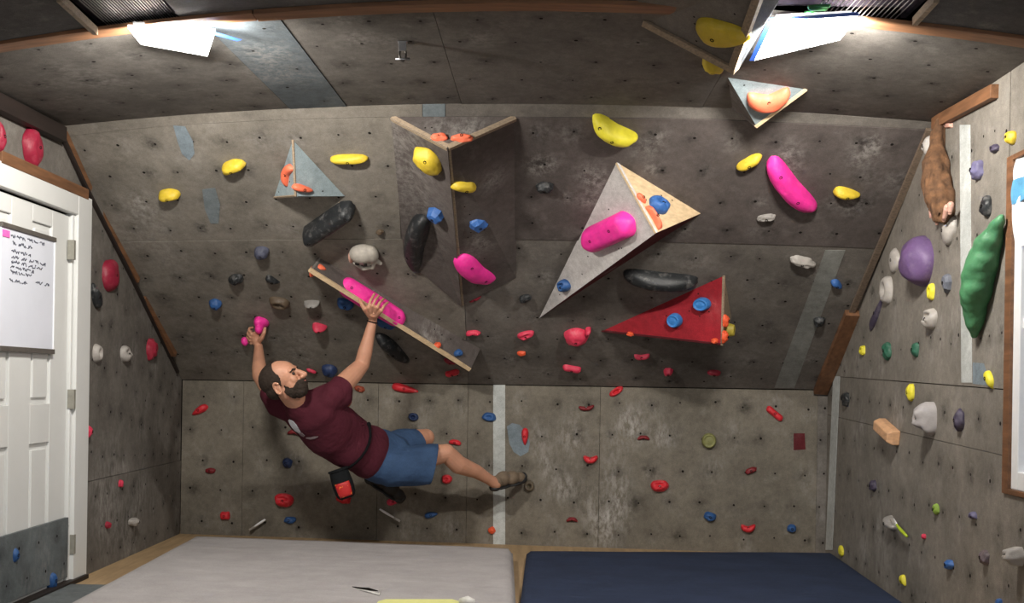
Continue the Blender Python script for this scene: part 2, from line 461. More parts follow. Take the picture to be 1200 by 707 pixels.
# right wall with the window opening left free
XR = lambda y: RIGHTW.p.x + (y - RIGHTW.p.y) * (-RIGHTW.n.y / RIGHTW.n.x)
def rp(y, z, o=0.0): return Vector((XR(y), y, z)) + NR * o
WY1 = RIGHTW.hit(1180, 400).y; WY0 = WY1 - 1.15
WZ1 = RIGHTW.hit(1181, 186).z; WZ0 = RIGHTW.hit(1178, 578).z
wr = empty('wall_right', rp(5, 0), kind='structure')
zseam = RIGHTW.hit(985, 440).z; zseam2 = RIGHTW.hit(1180, 457).z
zr = lambda y: ceil_z(XR(y), y)
YS2 = RIGHTW.hit(1166, 600).y
def sl(y): return zseam + (zseam2 - zseam) * (KR.y - y) / (KR.y - WY1)
right_spots = sp(RIGHTW, [(1050, 480, .06, .7), (1012, 640, .06, .7), (1030, 625, .05, .8), (1010, 500, .05, .7), (1040, 640, .05, .5), (1120, 380, .06, .5), (1050, 380, .06, .4), (1030, 575, .05, .4), (1160, 420, .05, .4)])
panel('plywood_panel', [rp(KR.y, KZ + .02), rp(OR_.y, zr(OR_.y)), rp(WY1, zr(WY1))], [rp(KR.y, sl(KR.y)), rp(OR_.y, sl(OR_.y)), rp(WY1, sl(WY1))], M['p_right'], wr, NR, spots=right_spots, off=0.003)
zl1, zl2 = RIGHTW.hit(1000, 494).z, RIGHTW.hit(1174, 534).z
panel('plywood_panel', [rp(KR.y, sl(KR.y)), rp(WY1, sl(WY1))], [rp(KR.y, zl1 + .02), rp(WY1, zl2)], M['p_right'], wr, NR, spots=right_spots)
panel('plywood_panel', [rp(KR.y, zl1 + .02), rp(WY1, zl2)], [rp(KR.y, -.02), rp(WY1, -.02)], M['p_right'], wr, NR, spots=right_spots, off=0.001)
panel('plywood_panel', [rp(WY1, WZ0), rp(WY0, WZ0)], [rp(WY1, -.02), rp(WY0, -.02)], M['p_right'], wr, NR, off=0.003, gap=0.003)
panel('plywood_panel', [rp(WY1, zr(WY1)), rp(WY0, zr(WY0))], [rp(WY1, WZ1), rp(WY0, WZ1)], M['p_right'], wr, NR, holes=0)
panel('plywood_panel', [rp(WY0, 2.6), rp(-0.5, 2.6)], [rp(WY0, -.02), rp(-0.5, -.02)], M['p_right'], wr, NR, holes=0, res=0.1)

# ceiling: sheets between the overhang and the beam, then the front part with two openings
ce = empty('ceiling', (0, 4.7, 2.5), kind='structure')
def cn(p): return CEIL.normal(p)
def cline(xa, xb, f, n=10, e=0.0):
    out = []
    for i in range(n + 1):
        x = xa + (xb - xa) * i / n; y = f(x) + e
        out.append(Vector((x, y, ceil_z(x, y))))
    return out
sx = [-2.42] + [OVER.hit(px, curve_y(SEAM, px)).x for px in (340, 407, 541, 823)] + [2.2]
bx = [-2.42] + [CEIL.hit(px, py).x for px, py in ((233, 22), (324, 16), (506, 9), (888, 14))] + [2.2]
cm = ['p_ceil', 'p_blueceil', 'p_ceil', 'p_ceil', 'p_ceil']
ceil_spots = sp(CEIL, [(330, 85, .12, .5), (310, 60, .08, .6), (420, 45, .05, .7), (400, 20, .05, .5), (790, 25, .05, .7), (560, 45, .06, .4), (95, 90, .1, .3), (120, 95, .08, .4)])
for i in range(5):
    far = cline(sx[i], sx[i + 1], yS, e=0.025); near = cline(bx[i], bx[i + 1], yB)
    panel('plywood_panel', far, near, M[cm[i]], ce, cn, spots=ceil_spots, off=0.002 * (i % 2), holes=0.22, chalk=0.6)
M['cavity'] = plain('cavity_dark', (.07, .055, .075), .9, var=.3)
# openings: x range on the beam line
OXL = (CEIL.hit(112, 34).x, CEIL.hit(212, 22).x); OXR = (CEIL.hit(905, 12).x, CEIL.hit(1072, 24).x)
Y1 = 2.2
def front(xa, xb, e0=0.0, tilt=0.0):
    far = cline(xa, xb, lambda x: yB(x) - 0.001, 6); near = cline(xa + tilt, xb + tilt, lambda x: Y1, 6)
    panel('plywood_panel', far, near, M['p_ceil2'], ce, cn, holes=0, res=0.06, th=.006)
front(-2.42, OXL[0]); front(OXL[1], OXR[0]); front(OXR[1], 2.2)
panel('plywood_panel', cline(-2.42, 2.2, lambda x: Y1, 6), cline(-2.42, 2.2, lambda x: -0.5, 6), M['p_ceil2'], ce, cn, holes=0, res=0.2)
n_tr = [0]
def trim(v, f, mat, bev=0.002):
    n_tr[0] += 1
    o = tag(mesh('trim_%d' % n_tr[0], v, f, mat), kind='structure')
    if bev: bevel(o, bev)
    return o
for (a, b) in (OXL, OXR):                      # dark cavity above each opening
    v1, f1 = join(box_vf((a - .02, Y1 - .02, 3.0), (b - a + .04, 0, 0), (0, yB(a) - Y1 + .05, 0), (0, 0, .02)),
                  box_vf((a - .02, Y1 - .02, 2.42), (.02, 0, 0), (0, yB(a) - Y1 + .05, 0), (0, 0, .6)), box_vf((b, Y1 - .02, 2.42), (.02, 0, 0), (0, yB(a) - Y1 + .05, 0), (0, 0, .6)),
                  box_vf((a, yB(a) + .015, 2.46), (b - a, 0, 0), (0, .02, 0), (0, 0, .56)), box_vf((a, Y1 - .02, 2.46), (b - a, 0, 0), (0, .02, 0), (0, 0, .56)))
    trim(v1, f1, M['cavity'], 0)
# long batten along the ceiling break: in pieces
def down(x, y, d): return Vector((x, y, ceil_z(x, y) - d))
bpieces = [(-2.3, -0.98, 0.0), (-0.975, OXR[0] - 0.2, 0.004), (OXR[0] + 0.31, 2.1, 0.0)]
for (a, b, e) in bpieces:
    pts = [down(a + (b - a) * i / 12, yB(a + (b - a) * i / 12) - 0.07, 0.0) for i in range(13)]
    v, f = strip_vf(pts, Vector((0, 0, -1)), 0.085, 0.014 + e, Vector((0, 1, 0)))
    trim(v, f, M['beam'])
# thin light slats at the sides of the openings
for (p0, p1) in (((66, -8), (109, 32)), ((1094, -8), (1069, 20))):
    a = CEIL.hit(*p0, 0.0); b = CEIL.hit(*p1, 0.0)
    v, f = strip_vf([a, b], Vector((0, 0, -1)), 0.02, 0.03, Vector((1, 0, 0))); trim(v, f, M['ply_edge'])
# battens where the side walls meet ceiling and overhang
def batten(surf, pix, wd, th, mat, off=0.0, rev=False):
    pts = [surf.hit(*p) for p in pix]; n = surf.n
    side = (pts[-1] - pts[0]).cross(n).normalized()
    if rev: side = -side
    v, f = strip_vf([p + n * off for p in pts], n, wd, th, side); return trim(v, f, mat)
batten(LEFT, [(-20, 104), (67, 149)], 0.075, 0.05, M['darkbeam'], rev=False)
batten(LEFT, [(-6, 176), (97, 222)], 0.055, 0.033, M['batten'], 0.0, rev=False)
for p0, p1 in (((68, 153), (98, 219)), ((107, 240), (155, 326)), ((162, 347), (199, 413))):
    batten(OVER, [p0, p1], 0.05, 0.035, M['batten'], rev=True)
batten(LEFT, [(72, 160), (97, 214), (155, 328), (207, 435)], 0.02, 0.02, M['darkbeam'])
batten(RIGHTW, [(1171, 115), (1100, 152)], 0.055, 0.035, M['batten'])
batten(OVER, [(1094, 150), (1001, 366)], 0.035, 0.02, M['ply_edge_dark'], rev=False)
batten(OVER, [(1008, 364), (969, 457)], 0.085, 0.04, M['batten'], rev=False)
batten(KICK, [(971, 458), (968, 650)], 0.03, 0.01, M['ply_edge_dark'], rev=True)
# painted stripes
def stripe(surf, a, b, wpx, mat, off=0.0052, name='painted_stripe', parent=None, pts=None):
    (x0, y0), (x1, y1) = a, b
    q = [surf.hit(x0 - wpx / 2, y0), surf.hit(x0 + wpx / 2, y0), surf.hit(x1 + wpx / 2, y1), surf.hit(x1 - wpx / 2, y1)]
    nu = 6; nv = 60
    P_ = panel(name, [q[0], q[1]], [q[3], q[2]], M[mat], parent, surf.n, th=0.002, res=0.02, off=off, holes=0.0)
    return P_
stripe(KICK, (585, 451), (585, 640), 14.5, 'stripe', off=0.0015, parent=wb)
stripe(OVER, (979, 293), (919, 455), 24, 'stripe_dull', off=0.002, parent=wo)
stripe(RIGHTW, (981, 441), (972, 645), 8, 'stripe', off=0.004, parent=wr)
stripe(RIGHTW, (1132, 146), (1134, 449), 12.5, 'stripe', off=0.005, parent=wr)
def paint_patch(surf, pts, mat, off, parent, name='paint_patch'):
    c = sum((surf.hit(*p) for p in pts), Vector()) / len(pts)
    v = [surf.hit(*p) + surf.n * off for p in pts]
    f = [tuple(range(len(v)))]
    if (v[1] - v[0]).cross(v[2] - v[1]).dot(surf.n) < 0: f = [tuple(reversed(f[0]))]
    vv = v + [q - surf.n * 0.0008 for q in v]; n = len(v)
    f += [(i, (i + 1) % n, n + (i + 1) % n, n + i) for i in range(n)]
    return mesh(name, vv, f, M[mat], parent)
paint_patch(KICK, [(594, 500), (600, 496), (609, 498), (617, 508), (621, 519), (619, 530), (610, 535), (602, 530), (597, 520)], 'patchblue', 0.0012, wb)
paint_patch(OVER, [(203, 147), (217, 148), (226, 165), (228, 180), (222, 188), (213, 180), (208, 165)], 'patchblue', 0.0014, wo)
paint_patch(OVER, [(237, 222), (252, 220), (258, 240), (256, 262), (247, 262), (240, 245)], 'p_blue', 0.0014, wo)
paint_patch(RIGHTW, [(1141, 425), (1154, 426), (1160, 445), (1158, 452), (1141, 450)], 'patchblue', 0.0040, wr)
paint_patch(KICK, [(930, 508), (943, 508), (944, 527), (930, 528)], 'vol_maroon', 0.0012, wb)

# ------------------------------------------------------------------ door in the left wall
door = empty('door_1', lp(DY0, 0), kind='structure')
cw = DY1 - yl(82.5)                                  # casing width
Ln = NL; ly = (lp(5, 0) - lp(4, 0)).normalized(); ZZ = Vector((0, 0, 1))
def lbox(y0, y1, z0, z1, d0, d1):
    o = lp(y0, z0) + Ln * d0
    return box_vf(o, lp(y1, z0) - lp(y0, z0), Vector((0, 0, z1 - z0)), Ln * (d1 - d0))
v, f = join(lbox(DY1 - cw, DY1, 0, DZ, -0.02, 0.03), lbox(DY0, DY0 + cw, 0, DZ, -0.02, 0.03), lbox(DY0 + cw, DY1 - cw, DZ - cw * .62, DZ, -0.02, 0.03),
            lbox(DY1 - cw - .03, DY1 - cw, 0, DZ - cw * .62, -0.08, 0.012), lbox(DY0 + cw, DY0 + cw + .03, 0, DZ - cw * .62, -0.08, 0.012))
bevel(mesh('door_casing', v, f, M['white'], door), 0.004)
sy0, sy1, sz1 = DY0 + cw + .033, DY1 - cw - .033, DZ - cw * .62 - .012
ya, yb = yl(60), yl(37); yc = yl(12); yd = yc - (ya - yb)
rows = [(0.10, 0.74), (0.93, 1.58), (1.66, 1.80)]
pieces = []
for (a, b) in ((sy0, yd), (yc, yb), (ya, sy1)): pieces.append(lbox(a, b, 0.012, sz1, -0.045, -0.005))
for (a, b) in ((yd, yc), (yb, ya)):
    zz = [0.012] + [q for r in rows for q in r] + [sz1]
    for k in range(0, len(zz), 2): pieces.append(lbox(a, b, zz[k], zz[k + 1], -0.045, -0.005))
    for (z0, z1) in rows:
        pieces.append(lbox(a, b, z0, z1, -0.045, -0.018))
        pieces.append(lbox(a + .03, b - .03, z0 + .03, z1 - .03, -0.03, -0.008))
v, f = join(*pieces)
slab = bevel(mesh('door_leaf', v, f, M['white'], door), 0.003)
for py in (293, 468, 638):
    p = LEFT.hit(80, py); v, f = lbox(p.y - .012, p.y + .012, p.z - .05, p.z + .05, 0.0, 0.034)
    h = bevel(mesh('hinge', v, f, M['brass'], door), 0.001)
v, f = lbox(sy0, yl(81), 0.03, 0.345, -0.004, 0.014)
kp = panel('kick_plate', [lp(sy0, 0.345), lp(yl(81), 0.345)], [lp(sy0, 0.035), lp(yl(81), 0.035)], M['grey_ply'], door, NL, th=0.018, off=0.012, holes=0.2)
v, f = lbox(DY0, DY1 - .02, 0.0, 0.022, 0.0, 0.05)
trim(v, f, M['darkbeam'])
v, f = box_vf(lp(DY0 - .3, 0.0) + Ln * 0.05, lp(DY1 - .25, 0) - lp(DY0 - .3, 0), Vector((0, 0, 0.012)), Ln * 0.33)
trim(v, f, M['grey_ply'])

# the door's own whiteboard (a thing hanging on it)
wbp = lp(5.1, 1.18) + Ln * 0.0
wy0, wy1, wz0, wz1 = yl(-3), yl(60), 1.185, 1.745
board = empty('whiteboard', wbp, label='white dry-erase board with rows of handwriting hanging on the white door', cat='whiteboard')
M['board'] = plain('board_white', (0.74, 0.77, 0.86), 0.3, var=0.03, nscale=5)
M['boardframe'] = plain('board_frame', (0.10, 0.09, 0.08), 0.5)
M['ink'] = plain('marker_ink', (0.05, 0.055, 0.08), 0.6)
M['pinkpaper'] = plain('note_pink', (0.9, 0.15, 0.5), 0.7)
v, f = lbox(wy0, wy1, wz0, wz1, 0.0, 0.008); mesh('writing_surface', v, f, M['board'], board)
for a, b in ((wz1 - .02, wz1 + .002), (wz0 - .012, wz0 + .012)):
    v, f = lbox(wy0 - .004, wy1 + .004, a, b, 0.0, 0.016); bevel(mesh('frame_rail', v, f, M['boardframe'], board), 0.002)
v, f = lbox(wy1 - .006, wy1 + .004, wz0, wz1, 0.0, 0.012); mesh('frame_rail', v, f, M['whiteframe'], board)
rs = random.Random(3)
lines = [(278, 8, 46, 2.2), (287, 10, 32, 1.6), (296, 9, 30, 1.6), (303, 9, 48, 1.6), (309, 9, 46, 1.6), (315, 8, 34, 1.6), (321, 8, 32, 1.6), (331, 7, 28, 1.7), (334, 38, 55, 1.7)]
for k, (py, xa, xb, hh) in enumerate(lines):      # handwriting too blurred to read: loose strokes
    y0, y1 = yl(xa), yl(xb); z0 = LEFT.hit(xa, py - 3).z; parts = []
    y = y0
    while y < y1:
        wlen = rs.uniform(.03, .08); pts = []; n = int(wlen / .006) + 2
        for i in range(n):
            pts.append(lp(min(y + i * .006, y1 + .01), z0 + rs.uniform(-.009, .009)) + Ln * 0.009)
        parts.append(tube_vf(pts, 0.0022, 5)); y += wlen + rs.uniform(.012, .03)
    v, f = join(*parts); mesh('handwritten_line', v, f, M['ink'], board)
v, f = lbox(yl(-2), yl(6), LEFT.hit(2, 277).z, LEFT.hit(2, 269).z, 0.008, 0.012)
tag(mesh('paper_note', v, f, M['pinkpaper'], loc=lp(yl(2), 1.7)), 'small bright pink paper note on the upper left of the whiteboard', 'note')

# ------------------------------------------------------------------ window in the right wall
M['glass'], _nt, _N, _L, _B = _mat('window_glass'); _B.inputs['Transmission Weight'].default_value = 1.0; _B.inputs['Roughness'].default_value = 0.02; _B.inputs['IOR'].default_value = 1.05
win = empty('window_1', rp(WY1, WZ0), kind='structure')
def rbox(y0, y1, z0, z1, d0, d1):
    return box_vf(rp(y0, z0) + NR * d0, rp(y1, z0) - rp(y0, z0), Vector((0, 0, z1 - z0)), NR * (d1 - d0))
v, f = join(rbox(WY1 - .055, WY1 + .0, WZ0, WZ1, -0.08, 0.012), rbox(WY0, WY0 + .055, WZ0, WZ1, -0.08, 0.012), rbox(WY0 + .055, WY1 - .055, WZ0, WZ0 + .02, -0.08, 0.012), rbox(WY0 + .055, WY1 - .055, WZ1 - .02, WZ1, -0.08, 0.012))
bevel(mesh('wooden_surround', v, f, M['batten'], win), 0.002)
a0, a1 = WY0 + .055, WY1 - .055
v, f = join(rbox(a1 - .06, a1, WZ0 + .02, WZ1 - .02, -0.06, 0.0), rbox(a0, a0 + .06, WZ0 + .02, WZ1 - .02, -0.06, 0.0), rbox(a0 + .06, a1 - .06, WZ0 + .02, WZ0 + .09, -0.06, 0.0),
            rbox(a0 + .06, a1 - .06, WZ1 - .09, WZ1 - .02, -0.06, 0.0), rbox(a0 + .06, a1 - .06, (WZ0 + WZ1) / 2 - .02, (WZ0 + WZ1) / 2 + .02, -0.06, -0.01))
bevel(mesh('window_frame', v, f, M['whiteframe'], win), 0.004)
v, f = rbox(a0 + .05, a1 - .05, WZ0 + .08, WZ1 - .08, -0.04, -0.035); mesh('pane', v, f, M['glass'], win)

# ------------------------------------------------------------------ ceiling lamps
LM = emit_mat('lamp_diffuser', (1.0, 0.97, 0.92), LAMP_STRENGTH)
M['tape'] = plain('masking_tape_blue', (0.02, 0.10, 0.50), 0.7, var=0.1)
M['housing'] = plain('lamp_housing', (0.5, 0.5, 0.5), 0.4)
def lamp(pix, drop, label, tape, bulb):
    P_ = [CEIL.hit(x, y, drop) for x, y in pix]
    c = sum(P_, Vector()) / 4
    t = empty('ceiling_light', c, label=label, cat='ceiling light', group='bright ceiling lights')
    up = Vector((0, 0, 1))
    v = [p for p in P_] + [p + up * 0.012 for p in P_]
    f = [(0, 1, 2, 3), (7, 6, 5, 4)] + [(i, i + 4, (i + 1) % 4 + 4, (i + 1) % 4) for i in range(4)]
    if (v[1] - v[0]).cross(v[2] - v[0]).z > 0: f = [tuple(reversed(q)) for q in f]
    mesh('diffuser', v, f, LM, t)
    ld = bpy.data.lights.new('bulb', 'AREA'); ld.energy = BULB_WATTS; ld.color = (1.0, 0.95, 0.87); ld.shape = 'RECTANGLE'; ld.size = 0.30; ld.size_y = 0.07
    lo = bpy.data.objects.new('bulb', ld); COL.objects.link(lo); lo.parent = t; lo.location = CEIL.hit(*bulb, .06) - c; lo.rotation_euler = (math.radians(68), 0, 0)
    Q = [c + (p - c) * 0.9 + up * 0.012 for p in P_]
    v = Q + [q + up * (drop - 0.016) for q in Q]
    bevel(mesh('housing', v, f, M['housing'], t), 0.002)
    for (a, b, wd) in tape:
        pa, pb = CEIL.hit(*a, drop + 0.002), CEIL.hit(*b, drop + 0.002)
        v, f2 = strip_vf([pa, (pa + pb) / 2, pb], Vector((0, 0, -1)), wd, 0.001, (pb - pa).cross(Vector((0, 0, 1))).normalized())
        tp = mesh('masking_tape', v, f2, M['tape'], t); tag(tp, 'blue masking tape')
lamp([(150, 33), (252, 38), (243, 66), (165, 52)], 0.035, 'glaring white ceiling light at the left, beside the long wooden batten', [((238, 37), (278, 48), 0.03)], (200, 40))
lamp([(905, 25), (1005, 20), (984, 47), (884, 71)], 0.035, 'glaring white ceiling light at the right, edged with blue tape', [((905, 25), (1008, 18), 0.04), ((884, 71), (906, 25), 0.02)], (962, 30))

# things stored in the ceiling openings
M['wire'] = plain('wire_grey', (0.32, 0.31, 0.31), 0.4, 0.6)
for (xa, xb, lab, n) in ((OXL[0] + .03, OXL[1] - .02, 'dark storage rack of thin parallel wires in the left ceiling opening', 26), (OXR[0] + .15, OXR[1] - .04, 'wire rack with pale bars in the right ceiling opening', 18)):
    t = empty('wire_rack', (xa, 3.0, 2.6), label=lab, cat='rack')
    y1_ = yB(xa) - 0.005
    parts = []
    for i in range(n):
        x = xa + (xb - xa) * (i + .5) / n
        parts.append(tube_vf([Vector((x, y1_, zB(x) + .02)), Vector((x, Y1 + .05, zB(x) + .02))], 0.0022, 6))
    v, f = join(*parts); mesh('wire_grid', v, f, M['wire'], t)
    for y in (y1_, (y1_ + Y1) / 2, Y1 + .05):
        v, f = tube_vf([Vector((xa, y, zB(xa) + .026)), Vector((xb, y, zB(xb) + .026))], 0.004, 6); mesh('cross_wire', v, f, M['darkbeam'], t)
# purple bundle and green cord lying on the right-hand rack
def lumpy(name, c, r, mat, parent=None, seed=0, amp=0.2, loc=True, sub=4, fr=6):
    bm = bmesh.new(); bmesh.ops.create_icosphere(bm, subdivisions=sub, radius=1.0)
    V = []
    for v in bm.verts:
        k = 1 + amp * noise.noise(v.co * fr * 0.3 + Vector((seed, 0, 0)))
        V.append(Vector(c) + Vector((v.co.x * r[0] * k, v.co.y * r[1] * k, v.co.z * r[2] * k)))
    Fc = [tuple(v.index for v in f.verts) for f in bm.faces]; bm.free()
    return mesh(name, V, Fc, mat, parent, smooth=True, loc=c if loc else None)
M['purplecloth'] = plain('cloth_purple', (0.16, 0.07, 0.15), 0.9, var=0.3)
M['greencord'] = plain('cord_green', (0.02, 0.16, 0.03), 0.7)
xm = (OXR[0] + OXR[1]) / 2
tag(lumpy('cloth_bundle', (xm - 0.10, yB(xm) - .17, zB(xm) + .105), (0.2, 0.15, 0.07), M['purplecloth'], seed=3), 'purple cloth bundle stored above the right ceiling light', 'cloth')
v, f = tube_vf([Vector((xm - .1 + .035 * math.cos(k * .9), yB(xm) - .12 + .006 * k + .012 * math.sin(k * .9), zB(xm) + .01 + .006 * math.sin(k))) for k in range(14)], 0.007, 8)
tag(mesh('coiled_cord', v, f, M['greencord'], loc=(xm - .1, 3.9, 2.455), smooth=True), 'bright green cord hanging in the right ceiling opening', 'cord')

# ------------------------------------------------------------------ plywood volumes
def volume(verts, faces, label, edges=(), edge_mat='ply_edge', ew=0.016, group='plywood volumes bolted to the wall', back=None):
    """verts: dict name -> world point; faces: list of (names, material, register-as)"""
    c = sum(verts.values(), Vector()) / len(verts)
    t = empty('plywood_volume', c, label=label, cat='climbing volume', group=group)
    for names, mat, reg in faces:
        p = [verts[k] for k in names]
        n = (p[1] - p[0]).cross(p[2] - p[0]).normalized()
        if n.dot(p[0] - c) < 0: n = -n
        if reg: SURF[reg] = Plane(p[0], n)
        if len(p) == 3: top, bot = [p[0], p[0] + (p[1] - p[0]) * 1e-3], [p[2], p[1]]
        # triangulated grid with the panel's paint attributes
        res = 0.03
        V, Fc = [], []
        def tri(a, b, d):
            m = max(4, int(max((b - a).length, (d - a).length) / res)); s = len(V); ix = {}
            for i in range(m + 1):
                for j in range(m + 1 - i):
                    ix[i, j] = len(V); V.append(a + (b - a) * (i / m) + (d - a) * (j / m))
            for i in range(m):
                for j in range(m - i):
                    Fc.append((ix[i, j], ix[i + 1, j], ix[i, j + 1]))
                    if i + j < m - 1: Fc.append((ix[i + 1, j], ix[i + 1, j + 1], ix[i, j + 1]))
        tri(p[0], p[1], p[2])
        if len(p) == 4: tri(p[0], p[2], p[3])
        if (p[1] - p[0]).cross(p[2] - p[0]).dot(n) < 0: Fc = [tuple(reversed(q)) for q in Fc]
        # plate thickness behind
        s = len(V); V += [q - n * 0.012 for q in p]; V += list(p); k = len(p)
        for i in range(k): Fc.append((s + i, s + (i + 1) % k, s + k + (i + 1) % k, s + k + i))
        Fc.append(tuple(s + i for i in range(k)))
        idx = [0] * len(Fc)
        area = (p[1] - p[0]).cross(p[2] - p[0]).length / 2
        for _ in range(int(area / 0.018)):
            a_, b_ = RNG.random(), RNG.random()
            if a_ + b_ > 1: a_, b_ = 1 - a_, 1 - b_
            a_ = .08 + a_ * .84; b_ = .08 + b_ * .84
            if a_ + b_ > .93: continue
            q = p[0] + (p[1] - p[0]) * a_ + (p[2] - p[0]) * b_ + n * 0.0006
            x_ = n.orthogonal().normalized(); y_ = n.cross(x_); s = len(V)
            for i in range(8): V.append(q + (x_ * math.cos(i * math.pi / 4) + y_ * math.sin(i * math.pi / 4)) * 0.0045)
            Fc.append(tuple(range(s, s + 8))); idx.append(1)
        o = mesh('volume_panel', V, Fc, [M[mat], M['hole']], t, idx=idx)
        A = np.array([tuple(v_) for v_ in V]); ch = np.zeros(len(V))
        for _ in range(3 if mat in ('p_dark', 'p_light') else 1):
            q = np.array(V[RNG.integers(len(V))]); ch += RNG.uniform(.2, .6) * np.exp(-((A - q) ** 2).sum(1) / (2 * RNG.uniform(.03, .07) ** 2))
        for nme, arr in (('chalk', ch), ('dirt', ch * 0)):
            a2 = o.data.attributes.new(nme, 'FLOAT', 'POINT'); a2.data.foreach_set('value', np.clip(arr, 0, 1).astype(np.float32))
    for a, b, face in edges:                       # raw plywood edge along an arris
        pa, pb = verts[a], verts[b]
        d = (pb - pa).normalized()
        mid = (pa + pb) / 2
        out = (mid - c); out = (out - d * out.dot(d)).normalized()
        s2 = d.cross(out)
        v_, f_ = join(box_vf(pa - out * ew * .8 - s2 * ew / 2, pb - pa, s2 * ew, out * (ew * .8 + 0.0015)))
        bevel(mesh('plywood_edge', v_, f_, M[edge_mat], t), 0.001, 1)
    return t
O = lambda x, y, l=0.0: OVER.hit(x, y, l)
C_ = lambda x, y, l=0.0: CEIL.hit(x, y, l)
# small slate volume, upper left
V1 = dict(A=O(343, 164), B=O(404, 230), C=O(321, 232), P=O(346, 230, .13))
volume(V1, [(('A', 'B', 'P'), 'vol_blue', 'V1r'), (('A', 'P', 'C'), 'vol_blue', 'V1l'), (('C', 'P', 'B'), 'vol_blue', None)],
       'small slate-blue triangular plywood volume at the upper left with two orange holds', [('C', 'P', 0), ('A', 'P', 0)], 'ply_edge', 0.012)
# the big ridge
V2 = dict(A=O(459, 137), B=O(604, 137), P=O(525, 172, .2), L=O(474, 300), R=O(605, 326), Q=O(541, 358, .03))
volume(V2, [(('A', 'P', 'B'), 'p_dark', 'V2t'), (('A', 'L', 'Q', 'P'), 'p_dark', 'V2l'), (('P', 'Q', 'R', 'B'), 'p_dark', 'V2r')],
       'big dark brown ridge-shaped plywood volume with worn pale arrises left of centre', [('A', 'P', 0), ('B', 'P', 0), ('P', 'Q', 0)], 'ply_edge', 0.026)
SURF['V2l'] = plane3(V2['P'], (V2['L'] * .5 + V2['A'] * .5), V2['Q']); SURF['V2r'] = plane3(V2['P'], (V2['R'] * .5 + V2['B'] * .5), V2['Q'])
# white and wood volume
V3 = dict(A=O(722, 189), B=O(822, 250), C=O(632, 373), P=O(769, 273, .27))
volume(V3, [(('A', 'P', 'C'), 'vol_white', 'V3w'), (('A', 'B', 'P'), 'ply', 'V3p'), (('B', 'C', 'P'), 'vol_maroon', None)],
       'long pointed volume with a pale grey face and a bare plywood face, right of centre')
# red volume
V4 = dict(L=O(704, 389), T=O(849, 323), W=O(857, 372), P=O(847, 405, .26))
volume(V4, [(('T', 'P', 'L'), 'vol_red', 'V4f'), (('T', 'W', 'P'), 'ply_edge', 'V4s'), (('L', 'P', 'W'), 'vol_maroon', None)],
       'dark red triangular volume with two blue discs on its face', [('T', 'P', 0)], 'ply_edge', 0.010)
# slate volume hanging from the ceiling break
V5 = dict(A=C_(853, 91), B=C_(946, 105), W=O(858, 127), P=at(887, 149, 4.98))
volume(V5, [(('A', 'B', 'P'), 'vol_blue', 'V5f'), (('A', 'P', 'W'), 'p_dark', None), (('B', 'W', 'P'), 'p_dark', None)],
       'slate-blue triangular volume hanging from the ceiling edge with a salmon hold', [('B', 'P', 0)], 'ply', 0.018)
# volume hanging from the ceiling between the lights
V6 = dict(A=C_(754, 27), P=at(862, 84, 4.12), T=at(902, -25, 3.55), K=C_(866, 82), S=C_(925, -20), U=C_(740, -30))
volume(V6, [(('A', 'P', 'T', 'U'), 'p_mid', 'V6f'), (('A', 'K', 'P'), 'p_dark', 'V6l'), (('P', 'K', 'S', 'T'), 'vol_shaded', None)],
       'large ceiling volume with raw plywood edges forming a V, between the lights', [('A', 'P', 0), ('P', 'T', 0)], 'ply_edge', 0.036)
# long ledge volume under the climber's right hand
V7 = dict(A=O(374, 302), B=O(563, 409), C=O(363, 317, .13), D=O(551, 434, .13), E=O(360, 318), F=O(548, 436))
volume(V7, [(('A', 'B', 'D', 'C'), 'p_dark', 'V7t'), (('C', 'D', 'F', 'E'), 'p_dark', 'V7u'), (('A', 'C', 'E'), 'p_mid', None), (('B', 'F', 'D'), 'p_mid', None)],
       'long slanting plywood ledge with a raw edge that the climber grips', [('C', 'D', 0)], 'ply', 0.024)

